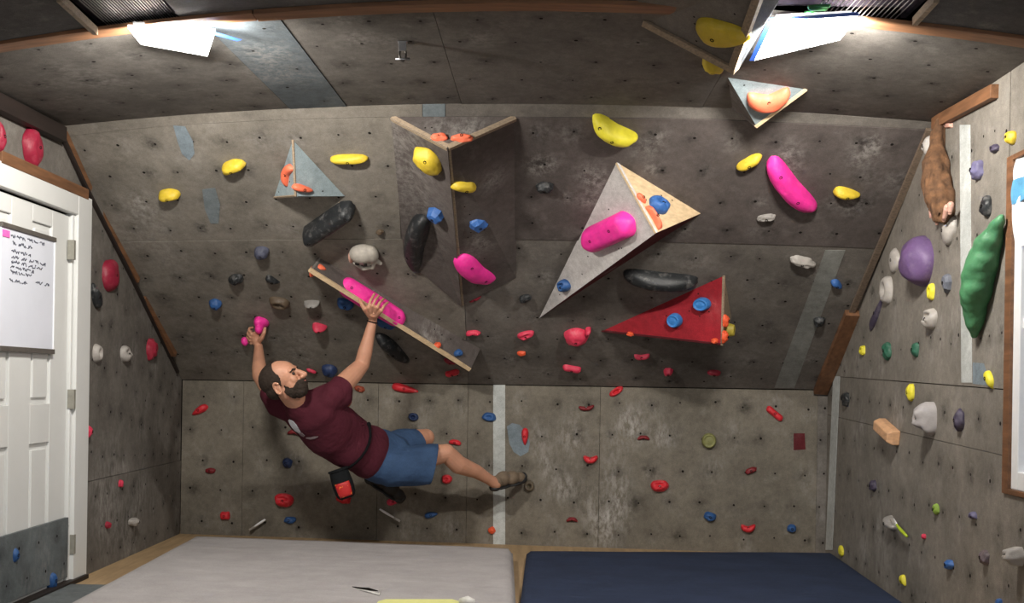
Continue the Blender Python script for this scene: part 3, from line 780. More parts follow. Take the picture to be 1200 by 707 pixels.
# ------------------------------------------------------------------ climbing holds
def dome(kind, L, W, P, seed, bend=0.0):
    rs = random.Random(seed)
    seg, rings = (28, 12) if kind != 'block' else (7, 3)
    V, Fc = [], []
    e = {'sausage': .72, 'disc': 1.0, 'blob': .9, 'bean': .85, 'block': .9}.get(kind, .9)
    ph = rs.uniform(0, 50)
    for j in range(rings + 1):
        t = (j / rings) * math.pi / 2
        for i in range(seg):
            a = 2 * math.pi * i / seg + (0.3 if kind == 'block' else 0)
            ca, sa = math.cos(a), math.sin(a)
            cx = math.copysign(abs(ca) ** e, ca); cy = math.copysign(abs(sa) ** e, sa)
            r = math.cos(t); z = math.sin(t)
            if kind in ('sausage', 'disc', 'block'): r = r ** (.45 if kind == 'disc' else .6); z = z ** .9
            else: r = r ** .75
            x, y = cx * r, cy * r                                  # -1..1
            if kind == 'sausage' and L > 1.5 * W:        # pill with round ends
                q = W / L * 1.15; y = sa * r; x = ca * r * q + math.copysign(1 - q, ca) * (1 if abs(ca) > 1e-6 else 0)
            if kind == 'disc': z = min(1, z * 1.25); z -= 0.18 * math.exp(-((r - .55) / .10) ** 2) + .25 * math.exp(-(r / .22) ** 2)
            elif kind == 'jug':
                z *= 1 - .60 * math.exp(-((x / .55) ** 2 + ((y - .30) / .30) ** 2)); y += .12 * x * x
                z *= 1 + .10 * math.cos(3 * a)
            elif kind == 'arch': y = y * (.55 + .30 * abs(x)) - .62 * x * x + .32; z *= .80 + .25 * abs(x)
            elif kind == 'bean': y = y * (.92 - .15 * (1 - abs(x))) - bend * x * x + bend * .4
            elif kind == 'tear': y *= (1.0 - .55 * (x * .5 + .5)); z *= 1 - .35 * (x * .5 + .5)
            elif kind == 'horn': y = y * (1.0 - .75 * (x * .5 + .5)) + .4 * bend * (x * x - .5); z *= 1 - .4 * (x * .5 + .5)
            elif kind == 'knob':
                y *= .60 + .45 * x * x; z *= .7 + .4 * x * x
            elif kind == 'pocket': z -= .55 * math.exp(-((x / .42) ** 2 + (y / .42) ** 2)); x *= 1 + .06 * math.cos(3 * a + ph)
            elif kind == 'ring': z -= 1.0 * math.exp(-((x / .40) ** 2 + (y / .40) ** 2))
            elif kind == 'bone':
                y *= .42 + .75 * min(1, abs(x) ** 3) ; x *= 1 - .12 * math.exp(-(y / .25) ** 2) * (abs(x) > .7)
            elif kind == 'gourd': x, y = x, y * (.62 + .38 * math.sin((x + .45) * 2.2)); 
            v = Vector((x * L / 2, y * W / 2, z * P))
            amp = {'block': .14, 'rock': .16, 'blob': .10, 'jug': .06, 'disc': .015, 'sausage': .035}.get(kind, .05)
            k = noise.noise(Vector((x * 1.7 + ph, y * 1.7, z * 1.5 + seed * .37)))
            k2 = noise.noise(Vector((x * 4 + ph, y * 4, z * 4)))
            v *= 1 + amp * (1.4 * k + .4 * k2)
            if j == 0: v.z = 0
            V.append(v)
            if j == rings: break
    for j in range(rings - 1):
        for i in range(seg):
            Fc.append((j * seg + i, j * seg + (i + 1) % seg, (j + 1) * seg + (i + 1) % seg, (j + 1) * seg + i))
    top = rings * seg
    for i in range(seg): Fc.append(((rings - 1) * seg + i, (rings - 1) * seg + (i + 1) % seg, top))
    s = len(V)
    for i in range(seg): V.append(Vector((V[i].x, V[i].y, -0.003)))
    for i in range(seg): Fc.append((s + i, s + (i + 1) % seg, (i + 1) % seg, i))
    Fc.append(tuple(s + i for i in reversed(range(seg))))
    return V, Fc

def frame_at(surf, px, py, ang, lift=0.0):
    S = SURF[surf]
    c = S.hit(px, py, lift); n = S.normal(c)
    th = math.radians(ang)
    def tang(dx, dy):
        # move one pixel in the tangent plane
        r = ray(px + dx, py - dy); t = (c - CAM).dot(n) / r.dot(n)
        return CAM + r * t - c
    a = tang(math.cos(th), math.sin(th)); b = tang(-math.sin(th), math.cos(th))
    s = c.y / F
    return c, n, a, b, s
NH = [0]
ALL = []
def bolt(o, V, Fc, L, W, bx=0.0, by=0.0, r=0.0075, name='bolt'):
    bv = BVHTree.FromPolygons([tuple(q) for q in V], Fc)
    h = bv.ray_cast(Vector((bx * L / 2, by * W / 2, 1)), Vector((0, 0, -1)))
    if h[0] is None: return
    n = h[1].normalized(); n = (n + Vector((0, 0, 1))).normalized(); c = h[0] + n * 0.0008
    x_ = n.orthogonal().normalized(); y_ = n.cross(x_)
    vv, ff = [], []
    def ring(rad, z, k=12): 
        s_ = len(vv)
        for i in range(k): vv.append(c + (x_ * math.cos(2 * math.pi * i / k) + y_ * math.sin(2 * math.pi * i / k)) * rad + n * z)
        return s_
    a = ring(r, 0.0006); b = ring(r * .62, 0.0004); d = ring(r * .60, -0.0025); e = ring(r * .3, -0.0028)
    for s1, s2 in ((a, b), (b, d), (d, e)):
        for i in range(12): ff.append((s1 + i, s1 + (i + 1) % 12, s2 + (i + 1) % 12, s2 + i))
    ff.append(tuple(range(e, e + 12)))
    q = ring(r, -0.004)
    for i in range(12): ff.append((q + i, q + (i + 1) % 12, a + (i + 1) % 12, a + i))
    idx = [0] * 12 + [0] * 12 + [1] * 12 + [0] + [0] * 12
    me = bpy.data.meshes.new(name); me.from_pydata([tuple(p) for p in vv], [], ff)
    me.materials.append(M['hole']); me.materials.append(M['steel']); me.polygons.foreach_set('material_index', idx)
    ob = bpy.data.objects.new(name, me); COL.objects.link(ob); ob.parent = o
    return ob
GNAME = {'K': 'lower wall', 'O': 'overhang', 'L': 'left wall', 'R': 'right wall', 'C': 'ceiling'}
def hold(surf, px, py, w_, h_, ang, col, kind, label, prot=None, bend=.35, bolts=((0, 0),), flip=False, hand=None, fore=0.35, matname=None):
    NH[0] += 1
    c0, n, a, b, s = frame_at(surf, px, py, ang)
    def ln(pxs, v): return pxs * s * (1 + (min(v.length / s, 2.9) - 1) * fore)
    P = prot if prot is not None else max(.018, min(.5 * min(w_, h_) * s * 1.25, .12))
    c, n, a, b, s = frame_at(surf, px, py, ang, P * .45)
    c = c - n * (P * .45)
    th = math.radians(ang)
    def ext(pxs, v, dr):
        k = max(pxs * .45, pxs - .75 * P / s * abs(n.dot(dr)))
        return k * min(v.length, 3.2 * s)
    L = ext(w_, a, RIGHT * math.cos(th) + UP * math.sin(th)); W = ext(h_, b, UP * math.cos(th) - RIGHT * math.sin(th))
    x_ = (a - n * a.dot(n)).normalized(); y_ = n.cross(x_)
    if flip: y_ = -y_; x_ = -x_
    V, Fc = dome(kind, L, W, P, NH[0], bend)
    me = bpy.data.meshes.new('climbing_hold'); me.from_pydata([tuple(v) for v in V], [], Fc)
    me.materials.append(M[matname or 'h_' + col])
    if kind != 'block':
        me.polygons.foreach_set('use_smooth', [True] * len(me.polygons)); 
    me.update()
    o = bpy.data.objects.new('climbing_hold', me); COL.objects.link(o)
    o.matrix_world = Matrix(((x_.x, y_.x, n.x, c.x), (x_.y, y_.y, n.y, c.y), (x_.z, y_.z, n.z, c.z), (0, 0, 0, 1)))
    tag(o, label, 'climbing hold', 'climbing holds')
    if max(w_, h_) >= 11:
        for bx, by in bolts: bolt(o, V, Fc, L, W, bx, by, r=min(.008, .12 * min(L, W) + .002))
    ALL.append(o)
    return o
D = [
# surf, x, y, w, h, ang, colour, kind, label, extras
('L', 41, 173, 24, 42, 0, 'dkred2', 'blob', 'large egg-shaped crimson hold above the white door', dict(prot=.05)),
('L', -1, 160, 16, 36, 0, 'dkred2', 'blob', 'crimson hold cut by the left picture edge above the door', dict(prot=.05)),
('L', 132, 323, 22, 34, 0, 'dkred2', 'blob', 'large egg-shaped crimson hold right of the door beside the brown batten', dict(prot=.05)),
('L', 114, 348, 12, 18, 60, 'black', 'rock', 'small black hold just right of the door, under a crimson egg hold', {}),
('L', 116, 414, 13, 20, 0, 'white', 'ring', 'off-white ring-shaped hold beside the door frame', {}),
('L', 149, 415, 14, 18, 0, 'white', 'jug', 'off-white curled hold between the ring-shaped hold and a dark red hold', {}),
('L', 179, 410, 13, 19, 20, 'dkredl', 'rock', 'dark red rounded hold at the foot of the left brown battens', {}),
('L', 104, 506, 11, 11, 30, 'redpink', 'blob', 'small pinkish red hold against the door frame at mid height', {}),
('L', 142, 567, 7, 8, 0, 'redpink', 'rock', 'tiny red hold on the horizontal seam of the left wall', {}),
('L', 127, 616, 8, 8, 0, 'dkredl', 'rock', 'tiny dark red hold low on the left wall beside the white hold', {}),
('L', 158, 612, 14, 9, 10, 'white', 'rock', 'whitish hold low on the left wall', dict(prot=.05)),
('L', 18, 651, 11, 14, 20, 'blue', 'blob', 'blue hold on the upper left of the door kick plate', {}),
('L', 62, 681, 12, 14, 40, 'blue', 'blob', 'blue hold on the lower right of the door kick plate', {}),
# upper overhang
('O', 197, 231, 25, 17, 10, 'yellow', 'bean', 'small yellow hold, leftmost yellow one on the overhang', {}),
('O', 272, 198, 29, 19, 22, 'yellow', 'bean', 'yellow bean-shaped hold second from the left on the overhang', {}),
('O', 408, 188, 43, 14, 2, 'yellow', 'bean', 'long flat yellow hold right of the small slate volume', dict(bend=.2)),
('V2l', 499, 192, 28, 30, 0, 'yellow', 'blob', 'round yellow hold on the left face of the brown ridge', dict(bolts=((-.4, -.25), (.5, .4)), prot=.06)),
('V2r', 545, 220, 31, 17, -5, 'yellow', 'bean', 'yellow hold on the right face of the brown ridge', {}),
('V2t', 515, 160, 19, 9, 0, 'salmon', 'rock', 'left one of two orange-red holds on top of the brown ridge', {}),
('V2t', 541, 161, 24, 9, 3, 'salmon', 'rock', 'right one of two orange-red holds on top of the brown ridge', {}),
('V2l', 509, 254, 17, 16, 0, 'blue2', 'block', 'angular blue hold on the left face of the brown ridge', {}),
('V2r', 561, 263, 23, 20, 0, 'blue2', 'block', 'angular blue hold on the right face of the brown ridge', {}),
('O', 719, 157, 58, 32, -27, 'yellow2', 'bean', 'large yellow half-moon hold above the pale volume', dict(bend=-.35, bolts=((0, -.2), (-.7, .2)))),
('O', 878, 192, 34, 17, 30, 'yellow', 'bean', 'yellow lens-shaped hold left of the big pink hold', dict(bend=.1)),
('O', 993, 229, 31, 20, -12, 'yellow', 'tear', 'yellow hold right of the big pink hold near the right wall', {}),
('O', 638, 221, 21, 15, 0, 'black', 'rock', 'black hold alone left of the pale volume tip', {}),
('O', 384, 264, 70, 25, 34, 'black', 'sausage', 'large black sausage-shaped hold below the small slate volume', dict(prot=.10, bolts=((-.75, 0), (.8, 0)))),
('V2l', 487, 290, 72, 26, 86, 'black', 'tearb', 'large upright black hold on the left edge of the brown ridge', dict(prot=.09, bolts=((-.25, .3),))),
('O', 306, 298, 17, 16, 30, 'bluegrey', 'blob', 'slate-coloured hold left of the climber ledge', {}),
('O', 276, 329, 17, 13, 25, 'black', 'rock', 'black hold left of another black hold above the pink grip hold', {}),
('O', 319, 330, 18, 12, -25, 'black', 'horn', 'small pointed black hold above the brown ring hold', {}),
('O', 327, 357, 25, 15, -15, 'brown', 'ring', 'flat brown ring-like hold above the climber head', {}),
('O', 252, 358, 13, 13, 30, 'blue', 'blob', 'small blue hold high on the left of the climber', {}),
('O', 365, 357, 18, 7, 0, 'grey', 'blob', 'thin whitish-grey hold left of the long ledge', dict(prot=.05)),
('O', 374, 386, 17, 12, -10, 'redpink', 'tear', 'pinkish red hold with chalk tip above the climber head', dict(prot=.07)),
('O', 404, 358, 21, 13, -25, 'blue', 'jug', 'blue hold just below the ledge, left of the climber hand', {}),
('O', 452, 381, 24, 11, -15, 'blue', 'blob', 'blue hold just below the ledge, right of the climber wrist', {}),
('O', 386, 436, 17, 15, 0, 'dkblue', 'blob', 'dark blue hold between the climber face and forearm', {}),
('O', 365, 435.5, 12, 4, -20, 'redpink', 'blob', 'red sliver of a hold behind the climber nose', {}),
('O', 461, 413, 52, 19, -42, 'black', 'tear', 'black wedge-shaped hold under the ledge, right of the climber forearm', dict(prot=.08)),
('O', 427, 303, 36, 30, 0, 'white', 'skull', 'white skull-shaped hold between the black sausage hold and the ledge', {}),
('V7t', 373, 317, 22, 17, 25, 'salmon', 'arch', 'orange arch-shaped hold at the upper left end of the ledge', {}),
('V7t', 438, 355, 86, 23, -32, 'pink', 'sausage', 'long bright pink hold on the ledge under the climber right hand', dict(prot=.05, bolts=((-.75, 0), (.75, 0)))),
('V7t', 513, 405, 10, 8, 20, 'orange', 'rock', 'small orange hold near the lower end of the ledge', {}),
('V7t', 538, 414, 11, 9, 20, 'blue', 'rock', 'small blue hold at the lower right end of the ledge', {}),
('V1l', 335, 205, 25, 12, 70, 'salmon', 'arch', 'orange curved hold on the left side of the small slate volume', {}),
('V1r', 356, 222, 27, 12, -12, 'salmon', 'tear', 'orange pointed hold at the foot of the small slate volume', {}),
('V2r', 559, 319, 55, 30, -33, 'pink', 'bean', 'bright pink curved hold at the lower right of the brown ridge', dict(bend=-.35, prot=.07, bolts=((.4, 0), (-.5, .2)))),
('O', 556, 351, 15, 6, 20, 'dkredl', 'blob', 'small red hold tucked under the bottom of the brown ridge', {}),
('V3w', 710, 274, 67, 31, 25, 'pink', 'sausage', 'wide bright pink pill-shaped hold on the pale volume', dict(prot=.08, bolts=((-.45, 0), (.4, .1)))),
('V3w', 659, 336, 17, 15, 15, 'blue', 'jug', 'small blue hold at the narrow tip of the pale volume', {}),
('V3p', 753, 232, 15, 9, -45, 'salmon', 'tear', 'upper orange hold on the bare plywood face', {}),
('V3p', 768, 254, 32, 12, -60, 'salmon', 'bone', 'orange bone-shaped hold on the bare plywood face', {}),
('V3p', 775, 239, 25, 19, -20, 'blue2', 'jug', 'blue hold on the bare plywood face', dict(prot=.05)),
('O', 774, 331, 84, 26, -6, 'black', 'bean', 'long black banana-shaped hold above the red volume', dict(bend=-.25, prot=.09, bolts=((-.8, 0),))),
('O', 927, 222, 82, 35, -50, 'pink', 'beanp', 'big bright pink S-shaped hold at the upper right', dict(bend=-.4, prot=.08, bolts=((.3, 0), (-.6, .2)))),
('O', 898, 256, 22, 10, 8, 'grey', 'rock', 'grey hold below the lens-shaped yellow hold', {}),
('O', 940, 308, 29, 13, -14, 'white', 'rock', 'whitish lip-shaped hold left of the slanting painted stripe', {}),
('O', 981, 335, 16, 12, -40, 'blue2', 'tear', 'blue hold right of the slanting painted stripe', {}),
('O', 960, 378, 14, 12, 0, 'black', 'rock', 'black hold right of the slanting painted stripe', {}),
('O', 615, 351, 14, 10, 25, 'black', 'rock', 'small black hold left of the tip of the pale volume', {}),
('O', 445, 273, 9, 6, 20, 'brown', 'rock', 'tiny dark brown hold between the skull hold and the black upright hold', {}),
('O', 554, 392, 17, 9, 5, 'redpink', 'arch', 'red lip-shaped hold right of the ledge end', {}),
('O', 616, 394, 20, 10, 15, 'redpink', 'jug', 'chalky red oval hold below the tip of the pale volume', {}),
('O', 611, 415, 10, 6, 0, 'orange', 'blob', 'tiny orange hold below the chalky red oval hold', {}),
('O', 675, 397, 28, 21, 5, 'redpink', 'blob', 'large round pinkish red hold left of the red volume', dict(prot=.07)),
('O', 689, 389, 10, 8, 40, 'redpink', 'blob', 'small red knob against the large round pinkish red hold', dict(prot=.05)),
('O', 670, 434, 21, 12, -10, 'redpink', 'knob', 'red two-lobed hold below the large round red hold', {}),
('O', 752, 419, 18, 9, 2, 'redpink', 'arch', 'chalky red hold under the left half of the red volume', dict(flip=True)),
('O', 783, 437, 12, 10, 0, 'redpink', 'block', 'squarish red hold under the middle of the red volume', {}),
('O', 837, 438, 15, 8, -5, 'dkredl', 'bean', 'small dark red hold under the right end of the red volume', {}),
('O', 528, 424, 15, 8, -10, 'dkredl', 'blob', 'dark red hold below the lower end of the ledge', {}),
('O', 530, 439, 16, 11, 15, 'red', 'knob', 'red hold on the overhang bottom below the ledge', {}),
('V4f', 822, 357, 22, 16, 0, 'blue3', 'disc', 'upper blue disc on the red volume', dict(prot=.045)),
('V4f', 790, 376, 19, 17, 0, 'blue3', 'disc', 'lower blue disc on the red volume', dict(prot=.045)),
('V4f', 738, 392, 9, 6, -10, 'orange', 'rock', 'small orange hold near the left tip of the red volume', {}),
('V4f', 837, 400, 9, 7, 10, 'orange', 'rock', 'small orange hold at the lower right corner of the red volume', {}),
('V4s', 851, 376, 14, 6, 88, 'orange', 'rock', 'upper orange hold on the side of the red volume', dict(prot=.03)),
('V4s', 850, 395, 14, 6, 88, 'orange', 'rock', 'lower orange hold on the side of the red volume', dict(prot=.03)),
('V4s', 855, 387, 15, 8, 88, 'olivey', 'disc', 'mustard yellow hold sticking out of the side of the red volume', dict(prot=.05)),
('V5f', 901, 119, 50, 36, 8, 'salmon', 'arch', 'salmon orange crescent hold on the hanging slate volume', dict(prot=.05, flip=True)),
('V6f', 845, 43, 63, 42, -6, 'yellow', 'tear', 'big yellow teardrop hold inside the V of the ceiling volume', dict(prot=.05, bolts=((-.25, 0),))),
('C', 836, 76, 27, 14, -12, 'yellow', 'blob', 'yellow hold half hidden under the ceiling volume edge', dict(prot=.07)),
# kicker
('K', 233, 481, 20, 11, 32, 'red', 'tear', 'red pointed hold at the far left of the lower wall', dict(flip=True)),
('K', 246, 552, 12, 6, 0, 'dkred', 'blob', 'small dark red hold below the far left red pointed hold', {}),
('K', 263, 605, 11, 14, 0, 'red', 'knob', 'red hold at the far left just above the grey mat', {}),
('K', 336, 543, 11, 11, 0, 'dkblue', 'rock', 'small dark blue hold left of the climber shadow', {}),
('K', 332, 587, 22, 15, -5, 'red', 'jug', 'red heart-shaped hold left of the chalk bag', {}),
('K', 339, 610, 13, 8, 0, 'blue', 'rock', 'small blue hold under the red heart-shaped hold', {}),
('K', 345, 508, 17, 9, -10, 'dkred', 'arch', 'dark red hold beside the print of the climber shirt', {}),
('K', 421, 456, 12, 7, -20, 'rust', 'rock', 'rust-coloured hold under the climber upper arm', {}),
('K', 407, 472, 11, 8, 60, 'rust', 'blob', 'rust-coloured hold half hidden by the climber sleeve', {}),
('K', 474, 456, 30, 12, -12, 'red', 'tear', 'red fish-shaped hold at the top of the lower wall', {}),
('K', 484, 489, 12, 9, -10, 'dkblue', 'ring', 'small dark blue ring hold below the red fish-shaped hold', {}),
('K', 573, 489, 16, 10, -5, 'blue', 'pocket', 'blue oval hold on the left edge of the white stripe', {}),
('K', 533, 519, 14, 7, -10, 'red', 'bean', 'red hold just above the climber right knee', {}),
('K', 523, 562, 12, 10, 0, 'red', 'pocket', 'red hold with a round bolt hole under the climber right calf', {}),
('K', 402, 585, 18, 11, -15, 'red', 'rock', 'red foothold under the chalk bag', {}),
('K', 461, 588, 17, 10, 15, 'redpink', 'tear', 'red foothold under the toe of the black shoe', {}),
('K', 505, 604, 15, 9, 10, 'blue', 'tear', 'blue hold right of the toothbrush near the grey mat', {}),
('K', 576, 622, 8, 8, 30, 'orange', 'rock', 'small orange hold at the foot of the white stripe', {}),
('K', 620, 570, 12, 12, 0, 'khaki', 'ring', 'khaki round hold under the toe of the brown shoe', {}),
('K', 615, 512, 10, 19, 0, 'red', 'drop', 'red drop-shaped hold on the blue paint patch', {}),
('K', 687, 478, 18, 8, 4, 'dkred', 'arch', 'dark red double hold in the middle of the lower wall', dict(flip=True)),
('K', 722, 459, 18, 8, 32, 'red', 'ring', 'red slanted loop hold at the top of the lower wall', {}),
('K', 754, 514, 14, 7, 0, 'dkred', 'arch', 'small dark red crescent hold right of the lower wall middle', {}),
('K', 692, 538, 17, 12, 0, 'red', 'arch', 'bright red U-shaped hold right of the blue paint patch', dict(flip=True)),
('K', 773, 570, 21, 13, 0, 'red', 'jug', 'bright red dome-shaped hold in the middle of the right half of the lower wall', {}),
('K', 670, 610, 13, 7, 0, 'dkred', 'arch', 'dark red arch hold just above the blue mat left part', {}),
('K', 832, 606, 14, 10, -15, 'blue', 'rock', 'blue hold above the middle of the blue mat', {}),
('K', 877, 619, 17, 12, 0, 'red', 'arch', 'red U-shaped hold lowest on the right of the lower wall', dict(flip=True)),
('K', 880, 552, 15, 7, 20, 'dkred', 'block', 'dark red slanted hold below the olive disc', {}),
('K', 831, 517, 17, 17, 0, 'olive', 'disc', 'olive green disc hold with a central bolt', dict(prot=.04)),
('K', 908, 485, 23, 12, -40, 'red', 'knob', 'bright red boomerang-shaped hold near the right end of the lower wall', {}),
('K', 928, 620, 11, 9, 0, 'blue', 'blob', 'small blue hold at the right end above the blue mat', {}),
# right wall
('R', 1088, 171, 14, 22, 0, 'white', 'blob', 'white hold left of the brown shaggy hold', dict(prot=.05)),
('R', 1110, 146, 14, 8, -15, 'pinkskin', 'rock', 'small pinkish hold on top of the brown batten', {}),
('R', 1183, 161, 14, 15, 0, 'yellow', 'blob', 'pale yellow hold near the top right corner', {}),
('R', 1165, 174, 12, 10, 0, 'dkpurple', 'rock', 'small dark purple hold beside the pale yellow hold', {}),
('R', 1144, 199, 16, 22, 0, 'purpleg', 'rock', 'greyish purple hold right of the white stripe', {}),
('R', 1155, 242, 14, 19, 20, 'black', 'rock', 'black hold above the big green hold', {}),
('R', 1047, 305, 14, 24, 20, 'white', 'tear', 'whitish hold half hidden behind the big purple hold', {}),
('R', 1071, 307, 39, 54, 0, 'purple', 'blob', 'big round purple hold on the right wall', dict(prot=.11, bolts=((-.7, 0),))),
('R', 1037, 340, 17, 21, -30, 'white', 'ring', 'white hold with a pinkish hollow below the purple hold', {}),
('R', 1090, 342, 11, 17, 10, 'yellow2', 'pocket', 'yellow oval hold under the big purple hold', {}),
('R', 1109, 332, 13, 16, -30, 'bluegrey2', 'block', 'slate triangular hold right of the yellow oval hold', {}),
('R', 1026, 367, 44, 9, 68, 'dkpurple', 'horn', 'long dark blue curved hold beside the lower brown batten', dict(bend=.8)),
('R', 1088, 374, 19, 23, 0, 'white', 'jug', 'whitish lip-shaped hold left of the white stripe', {}),
('R', 1010, 411, 9, 11, 0, 'yellow2', 'pocket', 'small yellow hold left of two green holds', {}),
('R', 1039, 411, 11, 18, 10, 'green', 'rock', 'left one of two dark green holds', {}),
('R', 1072, 410, 10, 15, 10, 'green', 'rock', 'right one of two dark green holds', {}),
('R', 1158, 444, 20, 11, -65, 'yellow2', 'bean', 'yellow curved hold at the foot of the white stripe near the window', {}),
('R', 990, 468, 10, 16, 0, 'black', 'rock', 'black hold beside the narrow white stripe of the corner', {}),
('R', 1066, 460, 10, 18, -10, 'yellow2', 'blob', 'yellow oval hold above the marbled rock hold', {}),
('R', 1084, 490, 15, 34, 10, 'marble', 'rock', 'large marbled grey and white rock-like hold', dict(prot=.09)),
('R', 1123, 493, 13, 23, -8, 'dkpurple', 'rock', 'dark blue hold right of the marbled rock hold', {}),
('R', 1096, 597, 9, 12, 0, 'lime', 'rock', 'small lime green hold', {}),
('R', 1139, 605, 11, 11, 0, 'purpleg', 'arch', 'small violet hold right of the lime green hold', {}),
('R', 1082, 629, 6, 6, 0, 'redpink', 'blob', 'tiny red hold on the right wall', {}),
('R', 1111, 662, 12, 11, 0, 'blue2', 'blob', 'blue hold low on the right wall', {}),
('R', 985, 646, 8, 6, -45, 'yellow2', 'blob', 'tiny yellow hold at the right corner of the blue mat', {}),
('R', 1057, 681, 9, 10, -30, 'yellow2', 'arch', 'small yellow curved hold beside the blue mat edge', {}),
('R', 1022, 569, 10, 13, 0, 'dkpurple', 'rock', 'faint purple hold above the white toothbrush hold', {}),
('R', 1153, 654, 12, 18, 0, 'brownp', 'rock', 'brownish purple hold left of the big white jug', {}),
('R', 1188, 652, 16, 21, 0, 'white', 'rock', 'big whitish jug hold below the window', dict(prot=.07)),
('R', 1041, 614, 19, 12, -60, 'grey', 'tear', 'grey wedge hold with a toothbrush on it', dict(prot=.06)),
('R', 1170, 706, 9, 8, 0, 'blue2', 'blob', 'blue hold cut by the lower picture edge', {}),
]
extra = {'marble': (0.33, 0.31, 0.31), 'dkred2': (0.25, 0.012, 0.035), 'dkredl': (0.30, 0.018, 0.04), 'blue2': (0.035, 0.12, 0.36), 'blue3': (0.03, 0.17, 0.46), 'olivey': (0.38, 0.30, 0.04),
         'pinkskin': (0.5, 0.28, 0.22), 'purpleg': (0.12, 0.11, 0.20), 'bluegrey2': (0.12, 0.13, 0.16), 'brownp': (0.13, 0.10, 0.11)}
for k, c in extra.items(): M['h_' + k] = plain('hold_' + k, c, 0.5, var=0.14, nscale=18, bump=0.35, chalk=0.12, spec=0.4)
for d in D:
    surf, x, y, w_, h_, ang, col, kind, label, ex = d
    if kind == 'skull': continue
    k2 = {'tearb': 'bean', 'beanp': 'bean', 'drop': 'tear'}.get(kind, kind)
    if kind == 'tearb': ex = dict(ex, bend=.45)
    if kind == 'drop': w_, h_, ang = h_, w_, -90
    hold(surf, x, y, w_ * 1.06, h_ * 1.08, ang, col, k2, label, **ex)
SURFHOLD = {o['label']: o for o in ALL}

# skull-shaped hold
def remeshed(name, V, Fc, mat, voxel, smooth=4, loc=None, parent=None, disp=None):
    tmp = bpy.data.meshes.new('t'); tmp.from_pydata([tuple(v) for v in V], [], Fc); tmp.update()
    to = bpy.data.objects.new('t', tmp); COL.objects.link(to)
    m = to.modifiers.new('r', 'REMESH'); m.mode = 'VOXEL'; m.voxel_size = voxel; m.use_smooth_shade = True
    if smooth:
        s = to.modifiers.new('s', 'SMOOTH'); s.iterations = smooth; s.factor = .5
    dg = bpy.context.evaluated_depsgraph_get(); dg.update()
    me = bpy.data.meshes.new_from_object(to.evaluated_get(dg))
    bpy.data.objects.remove(to); bpy.data.meshes.remove(tmp)
    if disp:
        for v in me.vertices: v.co = disp(v.co.copy(), v.normal.copy())
    off = Vector(loc) if loc is not None else (parent.location if parent is not None else Vector())
    for v in me.vertices: v.co -= off
    me.materials.clear(); me.materials.append(mat); me.name = name
    me.polygons.foreach_set('use_smooth', [True] * len(me.polygons)); me.update()
    o = bpy.data.objects.new(name, me); COL.objects.link(o)
    if parent is not None: o.parent = parent
    elif loc is not None: o.location = loc
    return o
def ball(c, r, seg=16, rings=10, rot=None):
    V, Fc = [], []
    r = (r, r, r) if not isinstance(r, (tuple, list)) else r
    for j in range(rings + 1):
        t = math.pi * j / rings
        for i in range(seg):
            a = 2 * math.pi * i / seg
            v = Vector((r[0] * math.sin(t) * math.cos(a), r[1] * math.sin(t) * math.sin(a), r[2] * math.cos(t)))
            V.append(Vector(c) + (rot @ v if rot is not None else v))
            if j in (0, rings): break
    # indices
    st = [0] + [1 + k * seg for k in range(rings - 1)] + [1 + (rings - 1) * seg]
    for i in range(seg):
        Fc.append((0, st[1] + i, st[1] + (i + 1) % seg)); Fc.append((st[-1], st[-2] + (i + 1) % seg, st[-2] + i))
    for j in range(1, rings - 1):
        for i in range(seg): Fc.append((st[j] + i, st[j + 1] + i, st[j + 1] + (i + 1) % seg, st[j] + (i + 1) % seg))
    return V, Fc
def limb(p0, p1, r0, r1, n=7, sx=1.0, bulge=0.0):
    """overlapping balls merged with a tapered tube"""
    pts = [p0 + (p1 - p0) * (i / n) for i in range(n + 1)]
    rr = [r0 + (r1 - r0) * (i / n) + bulge * math.sin(math.pi * min(1, (i / n) * 1.5)) * (i / n < .67) for i in range(n + 1)]
    vfs = [tube_vf(pts, rr, 16), ball(p0, r0), ball(p1, r1)]
    return vfs
cS, nS, aS, bS, sS = frame_at('O', 427, 301, 0, .03)
xS = aS.normalized(); yS_ = nS.cross(xS)
def sk(x, y, z): return cS - nS * .03 + xS * x + yS_ * y + nS * z
RS = Matrix((xS, yS_, nS)).transposed()
pl_ = [ball(sk(-.005, .03, .035), (.075, .06, .055), rot=RS), ball(sk(.04, .02, .03), (.045, .06, .045), rot=RS)]
pl_ += limb(sk(-.055, -.03, .05), sk(-.02, -.075, .055), .014, .013) + limb(sk(-.02, -.075, .055), sk(.035, -.07, .05), .013, .012) + limb(sk(.035, -.07, .05), sk(.055, -.02, .04), .013, .014)
pl_ += limb(sk(-.02, -.02, .06), sk(.02, -.035, .055), .012, .012) + limb(sk(.055, -.03, .03), sk(.08, -.06, .03), .016, .012) + [ball(sk(0.0, -.045, .012), (.06, .05, .02), rot=RS)]
v, f = join(*pl_)
M['h_bonewhite'] = plain('hold_bone', (.36, .33, .29), .6, var=.15, bump=.3)
t = remeshed('climbing_hold', v, f, M['h_bonewhite'], .004, 3, loc=cS - nS * .03)
tag(t, 'white skull-shaped hold between the black sausage hold and the ledge', 'climbing hold', 'climbing holds')
v, f = join(ball(sk(-.035, -.005, .078), (.014, .011, .008), rot=RS), ball(sk(-.005, -.048, .05), (.03, .011, .008), rot=RS), ball(sk(.012, -.01, .08), (.010, .009, .008), rot=RS))
mesh('socket_hollow', v, f, M['hole'], t, smooth=True)
v, f = ball(sk(-.078, .0, .035), (.012, .035, .03), rot=RS); tag(mesh('chalky_pink_patch', v, f, M['h_pinkskin'], t, smooth=True), 'pinkish patch')

